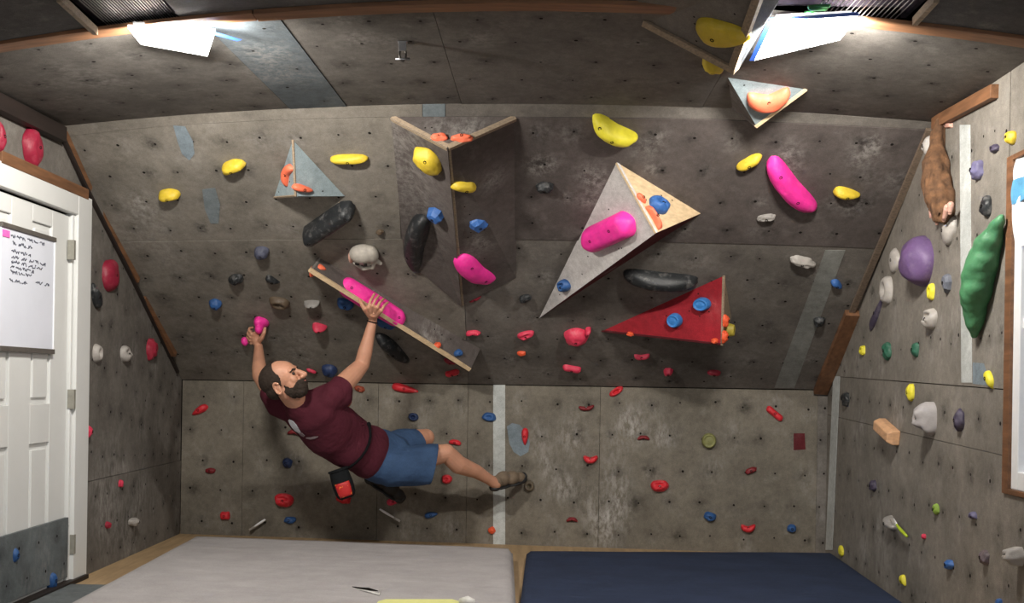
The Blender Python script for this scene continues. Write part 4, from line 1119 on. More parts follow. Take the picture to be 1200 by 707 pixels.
# brown shaggy hold with pale claws, white teardrop below it
def R_(x, y, l=0.0): return RIGHTW.hit(x, y, l)
M['fur'] = plain('hold_shaggy_brown', (0.105, 0.050, 0.022), 0.9, var=0.55, nscale=26, bump=1.0, fine=60)
path = [(1103, 142, .02, .022), (1099, 156, .03, .028), (1098, 175, .04, .038), (1097, 195, .05, .060), (1099, 215, .05, .070), (1102, 232, .05, .068), (1105, 248, .045, .054)]
pts = [R_(x, y, l) for x, y, l, r in path]
vf = [tube_vf(pts, [p[3] for p in path], 18)] + [ball(p, q[3]) for p, q in zip(pts, path)]
v, f = join(*vf)
def shag(co, n):
    k = noise.noise(Vector((co.x * 40, co.y * 40, co.z * 9))); return co + n * (0.016 * k)
t = remeshed('climbing_hold', v, f, M['fur'], .006, 2, loc=pts[3], disp=shag)
tag(t, 'long brown shaggy hold shaped like a hanging paw, at the top of the right wall', 'climbing hold', 'climbing holds')
for (a, b) in (((1092, 244), (1091, 254)), ((1098, 246), (1098, 262)), ((1110, 243), (1106, 258)), ((1114, 240), (1113, 250))):
    v, f = join(*limb(R_(*a, .06), R_(*b, .06), .014, .008, 4)); tag(mesh('claw', v, f, M['h_pinkskin'], t, smooth=True), 'pale pinkish claw')
hold('R', 1109, 270, 38, 25, 80, 'whitestone', 'tear', 'pale stone teardrop hold hanging under the brown shaggy hold', prot=.05, flip=True, matname='h_white')

# big green horn-like hold
gp = [(1174, 254, .05, .012), (1166, 270, .06, .034), (1157, 290, .07, .054), (1150, 310, .08, .064), (1145, 332, .08, .065), (1142, 352, .07, .056), (1142, 376, .05, .036), (1142, 397, .03, .012)]
pts = [R_(x, y, l * .7) for x, y, l, r in gp]
Rg = Matrix.Identity(3)
vf = []
for i in range(len(pts) - 1):
    for k in range(5):
        t_ = k / 5; p = pts[i].lerp(pts[i + 1], t_); r = gp[i][3] * (1 - t_) + gp[i + 1][3] * t_
        vf.append(ball(p, (r, r, r), 18, 12))
v, f = join(*vf)
def ridges(co, n): return co + n * (0.003 * math.sin(co.z * 62 + 6 * noise.noise(co * 5)) + .004 * noise.noise(co * 30))
t = remeshed('climbing_hold', v, f, M['h_green_big'], .007, 5, loc=pts[3], disp=ridges)
tag(t, 'very large green leaf-shaped hold between the white stripe and the window', 'climbing hold', 'climbing holds')

# wooden block hold
c, n, a, b, s = frame_at('R', 1046, 506, -42, 0)
x_ = a.normalized(); y_ = n.cross(x_)
L_, W_, P_ = .26, .075, .065
prof = [(-.5, -.5), (.5, -.5), (.5, .5), (-.5, .5)]
v = []
for z, k in ((0, 1.0), (P_ * .55, 1.0), (P_, .62)):
    for (p, q) in prof: v.append(c + x_ * (p * L_ * (1 if z < P_ else .96)) + y_ * (q * W_ * k) + n * z)
f = [(3, 2, 1, 0), (8, 9, 10, 11)] + [(j * 4 + i, j * 4 + (i + 1) % 4, j * 4 + 4 + (i + 1) % 4, j * 4 + 4 + i) for j in (0, 1) for i in range(4)]
M['blockwood'] = wood_mat('block_wood', (0.62, 0.36, 0.20), .8, 'D')
o = bevel(mesh('climbing_hold', v, f, M['blockwood'], loc=c), .006, 3)
tag(o, 'chamfered light wooden block hold on the right wall', 'climbing hold', 'climbing holds')
# black tuft: bolt hanger with a ring on the ceiling
c = CEIL.hit(472, 48)
hg = empty('bolt_hanger', c, label='steel bolt hanger with a hanging shackle on the ceiling', cat='hanger')
u = Vector((0, 0, -1))
v, f = join(box_vf(c + Vector((-.02, -.012, -.004)), (.04, 0, 0), (0, .024, 0), (0, 0, -.004)), box_vf(c + Vector((-.016, -.012, -.008)), (.032, 0, 0), (0, .004, 0), (0, 0, -.035)))
bevel(mesh('plate', v, f, M['steel'], hg), .001)
v, f = tube_vf([c + Vector((0, 0, -.003)), c + Vector((0, 0, -.018))], .008, 6); mesh('nut', v, f, M['steel'], hg)
M['gun'] = plain('shackle_dark', (.06, .055, .05), .35, .8)
pts = [c + Vector((.013 * math.cos(t), .004, -.045 - .03 * (1 + math.sin(t)) * .9 + .02)) for t in np.linspace(0, 2 * math.pi, 22)]
v, f = tube_vf(pts, .0045, 8); mesh('shackle', v, f, M['gun'], hg, smooth=True)
v, f = tube_vf([c + Vector((-.028, .004, -.072)), c + Vector((.03, .004, -.072))], .006, 8); mesh('shackle_pin', v, f, M['steel'], hg, smooth=True)

# toothbrushes
def brush(surf, a, b, label, colh='whiteframe', head='h_white', lift=.02, w2=.008):
    S = SURF[surf]; p, q = S.hit(*a, lift), S.hit(*b, lift)
    t = empty('brush', (p + q) / 2, label=label, cat='brush', group='hold-cleaning brushes')
    pts = [p.lerp(q, i / 10) + S.n * .006 * math.sin(i / 10 * 3.1) for i in range(8)]
    rr = [w2 * (.75 + .3 * math.sin(i * .5)) for i in range(8)]
    v, f = tube_vf(pts, rr, 8); mesh('handle', v, f, M[colh], t, smooth=True)
    v, f = tube_vf([pts[-1], q], w2 * .8, 8); mesh('brush_head', v, f, M[head], t, smooth=True)
    d = (q - pts[-1]); n = S.n
    parts = [box_vf(pts[-1] + d * (k / 5 + .05) - n.cross(d).normalized() * .006, d * .12, n.cross(d).normalized() * .012, n * .018) for k in range(5)]
    v, f = join(*parts); mesh('bristles', v, f, M['h_white'], t)
M['h_limeb'] = plain('brush_lime', (.42, .55, .03), .4)
brush('K', (445, 597), (469, 611), 'white toothbrush stuck on the lower wall below the black shoe')
brush('K', (311, 609), (293, 621), 'white toothbrush leaning just above the grey mat at the left', lift=.03)
brush('R', (1063, 629), (1047, 609), 'white and lime green toothbrush on the grey wedge hold of the right wall', 'h_limeb', 'whiteframe', .03)

# posters and paper at the window
M['paper'] = plain('paper_white', (.8, .82, .85), .8, var=.04); M['paperblue'] = plain('paper_blue', (.10, .33, .55), .7)
def sheet(pix, lift, mat, label, name='paper_sheet', wav=.006):
    g = 10; P4 = [R_(x, y, lift) for x, y in pix]; V = []
    for j in range(g + 1):
        for i in range(g + 1):
            u, w3 = i / g, j / g
            p = (P4[0] * (1 - u) + P4[1] * u) * (1 - w3) + (P4[3] * (1 - u) + P4[2] * u) * w3
            V.append(p + NR * wav * math.sin(u * 5 + w3 * 3))
    W = g + 1; n0 = len(V); V += [p - NR * .0012 for p in V]
    Fc = [(j * W + i, j * W + i + 1, (j + 1) * W + i + 1, (j + 1) * W + i) for j in range(g) for i in range(g)]
    Fc += [tuple(reversed([k + n0 for k in q])) for q in Fc]
    rim = list(range(W)) + [j * W + g for j in range(1, W)] + [g * W + i for i in range(g - 1, -1, -1)] + [j * W for j in range(g - 1, 0, -1)]
    for k in range(len(rim)): a_, b_ = rim[k], rim[(k + 1) % len(rim)]; Fc.append((b_, a_, a_ + n0, b_ + n0))
    return tag(mesh(name, V, Fc, mat, loc=P4[0], smooth=False), label, 'paper')
sheet([(1187, 212), (1204, 205), (1204, 232), (1186, 240)], .035, M['paperblue'], 'blue sheet pinned at the upper left corner of the window')
sheet([(1186, 240), (1212, 215), (1212, 283), (1191, 290)], .025, M['paper'], 'curled white sheet pinned at the window below the blue sheet')
sheet([(1191, 187), (1212, 183), (1212, 208), (1188, 212)], .02, M['paper'], 'white paper at the very top left of the window')
# ------------------------------------------------------------------ crash mats
def mat_obj(name, corners, z0, z1, material, label, bumps=0.004, rnd=0.03, seed=1, sag=None):
    """soft pad: corners counter-clockwise, first two are the back edge"""
    A, B, C2, D2 = [Vector((p.x, p.y, 0)) for p in corners]
    nx, ny = 70, 50; V, Fc = [], []
    def xy(u, v): return (A * (1 - u) + B * u) * (1 - v) + (D2 * (1 - u) + C2 * u) * v
    lu, lv = (B - A).length, (D2 - A).length
    for j in range(ny + 1):
        for i in range(nx + 1):
            u, v = i / nx, j / ny
            p = xy(u, v); e = min(u * lu, (1 - u) * lu, v * lv, (1 - v) * lv)
            k = 1 - max(0, 1 - e / rnd) ** 2
            z = z1 - (1 - math.sqrt(max(0, k))) * rnd
            z += bumps * (noise.noise(Vector((p.x * 2.2 + seed, p.y * 2.2, 0))) * 1.6 + noise.noise(Vector((p.x * 7, p.y * 9 + seed, 0))) * .5) * min(1, e / .1)
            V.append(Vector((p.x, p.y, z)))
    W = nx + 1
    for j in range(ny):
        for i in range(nx): Fc.append((j * W + i, (j + 1) * W + i, (j + 1) * W + i + 1, j * W + i + 1))
    rim = list(range(W)) + [j * W + nx for j in range(1, ny + 1)] + [ny * W + i for i in range(nx - 1, -1, -1)] + [j * W for j in range(ny - 1, 0, -1)]
    b = len(V)
    for r in rim: V.append(Vector((V[r].x, V[r].y, z0)))
    for k in range(len(rim)):
        k2 = (k + 1) % len(rim); Fc.append((rim[k], rim[k2], b + k2, b + k))
    Fc.append(tuple(b + k for k in range(len(rim))))
    c = xy(.5, .5); c.z = z0
    return mesh(name, V, Fc, material, loc=c, smooth=True, auto=60)
def fabric(name, base, var=.1, scale=5, weave=900, bump=.3, wr=0.5):
    m, nt, N, L, B = _mat(name); g = N.new('ShaderNodeNewGeometry').outputs['Position']
    n = _noise(N, L, scale, 5, .6, g); n2 = _noise(N, L, 160, 3, .7, g)
    c = _mix(N, L, _ramp(N, L, n.outputs[0], .3, .7).outputs[0], sc(base, 1 - var), sc(base, 1 + var))
    c = _mix(N, L, .25, c, _ramp(N, L, n2.outputs[0], .3, .7, (.3, .3, .3, 1), (.7, .7, .7, 1)).outputs[0], 'OVERLAY')
    L.new(c, B.inputs['Base Color']); B.inputs['Roughness'].default_value = .85; B.inputs['Specular IOR Level'].default_value = .2
    mp = N.new('ShaderNodeMapping'); mp.inputs['Scale'].default_value = (1.2, 4, 1); mp.inputs['Rotation'].default_value = (0, 0, .3); L.new(g, mp.inputs['Vector'])
    n3 = _noise(N, L, 3, 6, .6, mp.outputs[0]); _bump(N, L, B, n3.outputs[0], wr, .03)
    return m
M['mat_grey'] = fabric('mat_grey_fabric', (.38, .36, .362), wr=.35)
M['mat_blue'] = fabric('mat_blue_fabric', (.025, .036, .070), var=.15, wr=.3)
zt = .09
def mz(x, y, z): return Plane((0, 0, z), (0, 0, 1)).hit(x, y)
gA, gB = mz(228, 627, zt), mz(601, 642, zt)
gD = mz(97, 696, zt); gD = gA + (gD - gA) * 1.35; gC = mz(605, 707, zt); gC = gB + (gC - gB) * 1.25
gm = mat_obj('crash_mat', [gA, gB, gC, gD], .0, zt, M['mat_grey'], '', rnd=.035, bumps=.006, seed=4)
tag(gm, 'large light grey fabric crash mat on the left side of the floor', 'crash mat', 'crash mats on the floor')
zb = .05
bA, bB = mz(617, 645, zb), mz(976, 647, zb)
bC = mz(1064, 707, zb); bC = bB + (bC - bB) * 1.2; bD = mz(609, 707, zb); bD = bA + (bD - bA) * 1.2
bm_ = mat_obj('crash_mat', [bA, bB, bC, bD], .0, zb, M['mat_blue'], '', rnd=.025, bumps=.004, seed=9)
tag(bm_, 'navy blue fabric crash mat on the right side of the floor', 'crash mat', 'crash mats on the floor')
# tear in the grey mat: dark slit with a frayed white lip
def onmat(x, y, z=zt + .002): return mz(x, y, z)
M['foamwhite'] = plain('foam_white', (.7, .69, .66), .9)
v, f = tube_vf([onmat(413, 688, zt), onmat(422, 690, zt + .003), onmat(432, 691, zt + .003), onmat(443, 693, zt)], [.002, .006, .008, .002], 8)
tag(mesh('torn_slit', [p - gm.location for p in v], f, M['hole'], gm, loc=None, smooth=True), 'dark torn slit')
for o_ in [gm.children[-1]]:
    for vv_ in o_.data.vertices: vv_.co += gm.location
v, f = tube_vf([onmat(415, 690, zt), onmat(430, 693, zt + .003), onmat(444, 697, zt + .004), onmat(446, 692, zt)], [.002, .004, .005, .002], 6)
mesh('frayed_lip', v, f, M['foamwhite'], gm, smooth=True)
# yellow sheet lying at the front of the grey mat
M['yellowpaper'] = plain('paper_yellow', (.72, .72, .28), .8, var=.05)
q = [mz(443, 706, zt + .004), mz(452, 703.5, zt + .004), mz(530, 703.5, zt + .004), mz(538, 706, zt + .004)]
q = [q[1], q[2], q[3], q[3] + Vector((0, -.2, 0)), q[0] + Vector((0, -.2, 0)), q[0]]
v = [Vector(p) + Vector((0, 0, .004)) for p in q] + [Vector(p) - Vector((0, 0, .006)) for p in q]
f = [tuple(reversed(range(6))), tuple(range(6, 12))] + [(i, (i + 1) % 6, (i + 1) % 6 + 6, i + 6) for i in range(6)]
tag(mesh('yellow_board', v, f, M['yellowpaper'], loc=q[0]), 'pale yellow sheet lying on the grey mat at the lower picture edge', 'sheet')
v, f = tube_vf([mz(540, 705, zt + .012), mz(548, 704, zt + .02), mz(556, 706, zt + .012)], [.015, .02, .012], 10)
tag(mesh('crumpled_paper', v, f, M['foamwhite'], loc=mz(548, 705, zt), smooth=True), 'small crumpled white scrap at the right end of the yellow sheet', 'paper')

# ------------------------------------------------------------------ the climber
M['skin'] = plain('skin', (.50, .25, .16), .55, var=.12, nscale=9, bump=.08, fine=200)
M['skin'].node_tree.nodes['Principled BSDF'].inputs['Subsurface Weight'].default_value = .08
M['skin'].node_tree.nodes['Principled BSDF'].inputs['Subsurface Radius'].default_value = (.02, .008, .004)
M['shirt'] = fabric('shirt_maroon', (.062, .0095, .018), var=.15, scale=8, wr=.6)
M['shorts'] = fabric('shorts_blue', (.034, .066, .135), var=.18, scale=10, wr=.6)
M['hair'] = plain('hair_dark', (.030, .021, .016), .8, var=.3, nscale=80, bump=.6, spec=.2)
M['eye'] = plain('eye_dark', (.02, .012, .01), .3)
M['rubber'] = plain('shoe_rubber_black', (.012, .012, .013), .6)
M['suede'] = plain('shoe_tan', (.17, .125, .085), .8, var=.2, bump=.3)
M['shoeblack'] = plain('shoe_black', (.012, .011, .011), .7, var=.2)
M['lip'] = plain('lip', (.34, .12, .10), .5)
wrR = at(437, 375, 6.42); elR = at(424, 428, 6.44); shR = at(392, 462, 6.24)
wrL = at(303, 406, 6.86); elL = at(304, 441, 6.58); shL = at(327, 474, 6.36)
neck = at(350, 470, 6.22); pelv = at(450, 536, 6.66)
hipR = at(452, 545, 6.62); knR = at(523, 531, 6.74); anR = at(581, 567, 6.98)
hipL = at(456, 524, 6.78); knL = at(499, 513, 7.0); anL = at(437, 562, 7.12)
vf = []
# arms
def curve_limb(pts, rr, n=6):
    out = []
    P_, R2 = [], []
    for i in range(len(pts) - 1):
        for k in range(n):
            t = k / n; P_.append(pts[i].lerp(pts[i + 1], t)); R2.append(rr[i] * (1 - t) + rr[i + 1] * t)
    P_.append(pts[-1]); R2.append(rr[-1])
    out.append(tube_vf(P_, R2, 18)); out += [ball(p, r) for p, r in zip(pts, rr)]
    return out
def mid(a, b, t, off=Vector()): return a.lerp(b, t) + off
vf += curve_limb([shR, mid(shR, elR, .35), mid(shR, elR, .7), elR, mid(elR, wrR, .28), mid(elR, wrR, .6), wrR], [.062, .060, .054, .044, .043, .034, .025])
vf += curve_limb([shL, mid(shL, elL, .4), elL, mid(elL, wrL, .3), mid(elL, wrL, .65), wrL], [.058, .050, .042, .043, .034, .026])
# legs
vf += curve_limb([hipR, mid(hipR, knR, .5), knR, mid(knR, anR, .28, Vector((-.012, -.01, -.018))), mid(knR, anR, .6), mid(knR, anR, .85), anR], [.095, .078, .056, .058, .044, .034, .036])
vf += curve_limb([hipL, mid(hipL, knL, .5), knL, mid(knL, anL, .28), mid(knL, anL, .7), anL], [.095, .078, .056, .056, .042, .036])
# torso and pelvis
def ell_chain(stations, n=6):
    """stations: (centre, width vector axis, half width, half depth, normal axis)"""
    out = []
    for i in range(len(stations) - 1):
        (c0, x0, w0, d0), (c1, x1, w1, d1) = stations[i], stations[i + 1]
        for k in range(n + (i == len(stations) - 2)):
            t = k / n; c = c0.lerp(c1, t); x = x0.lerp(x1, t).normalized(); ax = (c1 - c0).normalized()
            x = (x - ax * x.dot(ax)).normalized(); y = ax.cross(x)
            R3 = Matrix((x, y, ax)).transposed(); w_ = w0 + (w1 - w0) * t; d_ = d0 + (d1 - d0) * t
            out.append(ball(c, (w_, d_, min(w_, d_) * .8), 20, 12, R3))
    return out
across = (shR - shL).normalized()
hipx = (at(440, 515, 6.72) - at(430, 560, 6.6)).normalized()
chest = at(368, 487, 6.30); ribs = at(395, 508, 6.40); waist = at(420, 524, 6.52)
tors = [(at(352, 472, 6.26), across, .10, .07), (chest, across, .165, .105), (ribs, across.lerp(hipx, .45).normalized(), .155, .105), (waist, hipx, .140, .10), (pelv, hipx, .150, .115)]
vf += ell_chain([(c, x, w_ * .93, d_ * .93) for c, x, w_, d_ in tors])
# hands
def finger(root, dirs, lens, r0, r1):
    p = root; pts = [p]
    for d, l in zip(dirs, lens): p = p + d.normalized() * l; pts.append(p)
    rr = [r0 + (r1 - r0) * i / (len(pts) - 1) for i in range(len(pts))]
    return curve_limb(pts, rr, 3)
# right hand, on the long pink hold (seen from its back)
knk = [at(431.5, 360.5, 6.315), at(436.7, 358.3, 6.30), at(442.2, 360, 6.30), (at(446.8, 364, 6.315))]
tips = [at(438.5, 345.0, 6.35), at(443.8, 347, 6.355), at(449.3, 350.5, 6.36), at(454, 355, 6.37)]
palm = at(438, 366, 6.36)
for k in knk: vf += curve_limb([wrR.lerp(palm, .3), k], [.021, .0125], 4)
vf += [ball(palm, (.032, .017, .034))]
hand_n = Vector((0, -1, .15)).normalized()
vf2 = []
for k, t in zip(knk, tips):
    m1 = k.lerp(t, .5) + hand_n * .020
    vf2 += curve_limb([k, m1, t, t + Vector((.0, .022, .001))], [.0100, .0085, .0078, .007], 4)
vf2 += curve_limb([wrR.lerp(palm, .35) + Vector((-.014, 0, 0)), at(427, 362, 6.32), at(423.5, 356, 6.31), at(421.5, 351, 6.33)], [.016, .0135, .0115, .009], 4)
# left hand, gripping the pink pinch (thumb to the right)
palL = at(299, 395, 6.84)
kL = [at(295, 391.5, 6.80), at(293.5, 395, 6.81), at(293, 398.5, 6.83), at(294.5, 402, 6.85)]
for k in kL: vf += curve_limb([wrL, palL.lerp(k, .4), k], [.024, .018, .0125], 3)
vf += [ball(palL, (.03, .02, .034))]
for i, k in enumerate(kL):
    m1 = k + Vector((-.022, .02, .022 - .004 * i)); m2 = m1 + Vector((-.002, .026, .016))
    vf2 += curve_limb([k, m1, m2, m2 + Vector((.016, .012, .004))], [.0105, .0092, .0085, .0075], 3)
vf2 += curve_limb([wrL.lerp(palL, .35), at(307, 396, 6.80), at(309.5, 390, 6.78), at(310.5, 385, 6.79)], [.017, .014, .012, .0095], 4)
# neck and head
hc = at(331, 447.5, 6.10)
Fd = (RIGHT * .84 + Vector((0, 0, .50)) + Vector((0, -.22, 0))).normalized()
Ud = (RIGHT * -.53 + Vector((0, 0, .84)) + Vector((0, -.08, 0))); Ud = (Ud - Fd * Ud.dot(Fd)).normalized()
Sd = Ud.cross(Fd)                    # his left
RH = Matrix((Fd, Sd, Ud)).transposed()
HS = 1.12
def hp(x, y, z): return hc + RH @ Vector((x, y, z)) * HS
def hb(x, y, z, a, b, c): return ball(hp(x, y, z), (a * HS, b * HS, c * HS), 22, 14, RH)
head = [hb(-.012, 0, .030, .098, .074, .080), hb(.030, 0, .022, .064, .063, .072), hb(.040, 0, -.030, .050, .052, .068), hb(.052, 0, -.078, .034, .036, .028), hb(.020, 0, -.060, .055, .052, .040),
        hb(.078, .0, .026, .020, .050, .018), hb(.066, .030, -.018, .022, .020, .024), hb(.066, -.030, -.018, .022, .020, .024),
        hb(.088, 0, -.052, .014, .026, .020)]
head += curve_limb([hp(.088, 0, .016), hp(.104, 0, -.006), hp(.118, 0, -.026), hp(.096, 0, -.034)], [.010 * HS, .013 * HS, .0145 * HS, .011 * HS], 3)
head += [hb(.104, .013, -.030, .010, .008, .008), hb(.104, -.013, -.030, .010, .008, .008)]
vf += head
vf += curve_limb([neck + Vector((0, .02, -.02)), mid(neck, hp(-.01, 0, -.05), .55), hp(-.005, 0, -.045)], [.070, .062, .060], 4)
loc_p = pelv
v, f = join(*(vf + vf2))
body = remeshed('person', v, f, M['skin'], .0042, 2, loc=loc_p)
tag(body, 'bearded man in maroon t-shirt and blue shorts climbing the overhang, his face turned right', 'person')
# fine fingers and ears in one pass above keep the body continuous; clothing follows as children
def worn(name, vfs, mat, vox=.008, sm=4, disp=None, label=None):
    v, f = join(*vfs); o = remeshed(name, v, f, mat, vox, sm, parent=body, disp=disp)
    if label: o['label'] = label
    return o
def ear(side):
    pts = [hp(-.002 + .016 * math.cos(t) * 1.0 - .004, side * (.077 + .008 * abs(math.sin(t))), -.018 + .029 * math.sin(t)) for t in np.linspace(.5, 5.6, 14)]
    v1 = [tube_vf(pts, .0062 * HS, 8)] + [hb(-.004, side * .074, -.018, .013, .008, .024), hb(-.002, side * .076, -.042, .009, .007, .009)]
    return v1
worn('ear', ear(1), M['skin'], .003, 2); worn('ear', ear(-1), M['skin'], .003, 2)
# hair: short, receding at the forehead; stubble shell cut from enlarged skull
def shell_cut(name, vfs, keep, mat, vox=.003, disp=None, sm=2):
    o = worn(name, vfs, mat, vox, sm, disp)
    bm = bmesh.new(); bm.from_mesh(o.data); inv = RH.transposed()
    dead = [fc for fc in bm.faces if not keep((inv @ ((fc.calc_center_median() + body.location) - hc)) / HS)]
    bmesh.ops.delete(bm, geom=dead, context='FACES'); bm.to_mesh(o.data); bm.free()
    m = o.modifiers.new('solid', 'SOLIDIFY'); m.thickness = .006; m.offset = -1
    return o
def keep_hair(p):
    x, y, z = p
    j = .0012 * noise.noise(Vector((y * 70, z * 70, x * 70)))
    line = float(np.interp(z, [-.06, -.045, -.03, -.015, .0, .02, .035, .05, .07, .09, .12], [-.05, -.030, -.016, .010, .020, .027, .028, .020, .014, .014, .014]))
    line += .020 * max(0, 1 - abs(y) / .03) * (z > .05)
    return x < line + j
shell_cut('hair', [hb(-.012, 0, .030, .1005, .0765, .0825), hb(.020, 0, .022, .064, .0665, .0735), hb(-.035, 0, -.02, .070, .066, .050)], keep_hair, M['hair'])
def keep_beard(p):
    x, y, z = p
    j = .0015 * noise.noise(Vector((y * 80, z * 80, x * 80)))
    top = float(np.interp(x, [.0, .012, .022, .035, .05, .062, .075, .088, .12], [.0, -.005, -.030, -.047, -.054, -.050, -.040, -.036, -.036]))
    if .080 < x and abs(y) < .018 and -.0575 < z < -.0485: return False
    return -.003 + (z + .03) * -.22 < x and z < top + j and z > -.125
shell_cut('beard', [hb(.040, 0, -.030, .0515, .0555, .0695), hb(.054, 0, -.082, .040, .041, .034), hb(.020, 0, -.060, .058, .0555, .043), hb(.090, 0, -.052, .0175, .031, .0205), hb(.064, 0, -.064, .040, .040, .036)], keep_beard, M['hair'],
          disp=lambda co, n: co + n * (.003 + .004 * noise.noise((co) * 90)))
for sd in (1, -1):
    worn('eyebrow', curve_limb([hp(.080, sd * .046, .018), hp(.091, sd * .032, .0235), hp(.096, sd * .012, .020)], [.004, .0065, .005], 3), M['hair'], .0025, 1)
    v, f = ball(hp(.0835, sd * .030, .004), .0085 * HS, 14, 10); mesh('eye', v, f, M['eye'], body, smooth=True)
v, f = join(ball(hp(.1035, 0, -.0535), (.006, .019, .0045), 14, 8, RH)); mesh('lips', v, f, M['lip'], body, smooth=True)

# t-shirt
def wr_(amp, fr, stretch):
    def d(co, n):
        k = noise.noise(Vector((co.dot(stretch[0]) * fr, co.dot(stretch[1]) * fr * .35, co.y * fr * .5)))
        return co + n * (amp * k)
    return d
sp_ax = (pelv - neck).normalized()
shirt = ell_chain([(at(353, 473, 6.26), across, .115, .078), (at(362, 481, 6.28), across, .168, .105), (chest, across, .178, .118), (ribs, across.lerp(hipx, .45).normalized(), .170, .122), (waist, hipx, .160, .125), (at(432, 530, 6.58), hipx, .160, .128), (at(439, 533, 6.61), hipx, .158, .13)])
cufR = at(407, 449, 6.32)
shirt_neck = curve_limb([at(355, 477, 6.25), at(347, 470.5, 6.22)], [.092, .074])
shirt += shirt_neck + curve_limb([shR.lerp(chest, .35), shR, cufR], [.09, .078, .074])
shirt += curve_limb([at(372, 466, 6.25), at(396, 452, 6.27)], [.06, .045])
shirt += curve_limb([at(385, 470, 6.24), at(402, 466, 6.27)], [.08, .06])
shirt += curve_limb([shL.lerp(chest, .35), shL, shL.lerp(elL, .42)], [.085, .074, .068])
# raised collar ring
ncp = mid(neck, hp(-.01, 0, -.05), .28)
o = worn('shirt', shirt, M['shirt'], .008, 6, wr_(.017, 10, (sp_ax, sp_ax.cross(Vector((0, 1, 0))))))
shirt_o = o
def cut(o, p, d, r, ctr=None):
    """trim a garment's end square at point p: drop what lies beyond along d, then give the cloth thickness"""
    bm = bmesh.new(); bm.from_mesh(o.data); p = p - body.location; d = d.normalized(); q0 = p if ctr is None else ctr - body.location
    near = [g for g in bm.verts if (g.co - q0).length < r]; ns = set(near)
    fs = [g for g in bm.faces if all(v in ns for v in g.verts)]
    es = list({e for g in fs for e in g.edges})
    res = bmesh.ops.bisect_plane(bm, geom=near + es + fs, plane_co=p, plane_no=d)
    dead = [g for g in bm.faces if (g.calc_center_median() - q0).length < r * 1.02 and (g.calc_center_median() - p).dot(d) > 0]
    bmesh.ops.delete(bm, geom=dead, context='FACES'); bm.to_mesh(o.data); bm.free()
    if not o.modifiers: 
        m = o.modifiers.new('cloth', 'SOLIDIFY'); m.thickness = .004; m.offset = -1
cut(shirt_o, at(400, 455, 6.30), (elR - shR) + Vector((0.02, 0, -.03)), .135, at(409, 449, 6.33))
cut(shirt_o, shL.lerp(elL, .45), elL - shL, .12)
dg = bpy.context.evaluated_depsgraph_get()
def decal(name, target, pix, mat, parent, lift=.002, label=None):
    bv = BVHTree.FromPolygons([tuple(v.co + target.parent.location) for v in target.data.vertices], [tuple(p.vertices) for p in target.data.polygons])
    V = []
    for x, y in pix:
        h = bv.ray_cast(CAM, ray(x, y).normalized())
        if h[0] is None: return None
        V.append(h[0] + h[1] * lift)
    n = len(V); V += [q + ray(600, 450) * .002 for q in V]
    fc = [tuple(range(n))] + [(i, (i + 1) % n, (i + 1) % n + n, i + n) for i in range(n)]
    o2 = mesh(name, V, fc, mat, parent)
    if label: o2['label'] = label
    return o2
M['printw'] = plain('print_pale', (.42, .43, .46), .7, var=.2); M['printr'] = plain('print_grey', (.20, .15, .16), .7)
M['belt'] = plain('belt_black', (.006, .006, .007), .9, spec=.1)
# shirt print: a pale oval with grey swooshes
def poly_strip(path, wd):
    L_, R_2 = [], []
    for i, (x, y) in enumerate(path):
        a = path[max(0, i - 1)]; b = path[min(len(path) - 1, i + 1)]
        dx, dy = b[0] - a[0], b[1] - a[1]; l = math.hypot(dx, dy); w_ = wd[i] / 2
        L_.append((x - dy / l * w_, y + dx / l * w_)); R_2.append((x + dy / l * w_, y - dx / l * w_))
    return L_, R_2
def print_strip(path, wd, mat):
    L_, R_2 = poly_strip(path, wd)
    for i in range(len(path) - 1):
        pass
    bv = BVHTree.FromPolygons([tuple(v.co + body.location) for v in shirt_o.data.vertices], [tuple(p.vertices) for p in shirt_o.data.polygons])
    V, Fc = [], []
    for a, b in zip(L_, R_2):
        for x, y in (a, b):
            h = bv.ray_cast(CAM, ray(x, y).normalized())
            if h[0] is None: return
            V.append(h[0] + h[1] * .003)
    for i in range(len(path) - 1): Fc.append((2 * i, 2 * i + 1, 2 * i + 3, 2 * i + 2))
    o2 = mesh('shirt_print', V, Fc, mat, body); m = o2.modifiers.new('s', 'SOLIDIFY'); m.thickness = .0015
print_strip([(339, 492), (342, 495), (345, 499), (348, 503), (352, 507)], [2, 5, 6, 5, 2], M['printw'])
print_strip([(351, 507), (354, 509), (357, 511)], [2, 3.5, 2], M['printr'])
print_strip([(359, 513), (364, 513.5), (369, 512.5), (373, 511.5)], [1, 2.5, 2.5, .8], M['printr'])

# shorts
sh = ell_chain([(at(437, 532, 6.60), hipx, .160, .122), (pelv, hipx, .168, .135), (at(462, 540, 6.68), hipx, .150, .12)])
sh += curve_limb([at(458, 546, 6.62), at(485, 546, 6.66), at(505, 545, 6.69), at(513, 546, 6.71)], [.120, .122, .128, .132])
sh += curve_limb([at(458, 527, 6.78), at(482, 521, 6.86), at(493, 519.5, 6.92)], [.115, .100, .100])
o = worn('shorts', sh, M['shorts'], .008, 6, wr_(.014, 12, (sp_ax, Vector((0, 0, 1)))))
cut(o, at(508, 545, 6.70), (at(513, 549, 6.70) - at(468, 540, 6.66)), .19)
cut(o, at(489, 520, 6.88), (knL - hipL), .14)
# waist strap of the chalk bag
# wrist band
d_ = (wrR - elR).normalized(); c = wrR - d_ * .012
a_ = d_.orthogonal().normalized(); b_ = d_.cross(a_)
v, f = tube_vf([c + (a_ * math.cos(t) + b_ * math.sin(t)) * .031 for t in np.linspace(0, 2 * math.pi, 25)], .0035, 6)
mesh('wrist_band', v, f, M['belt'], body, smooth=True)
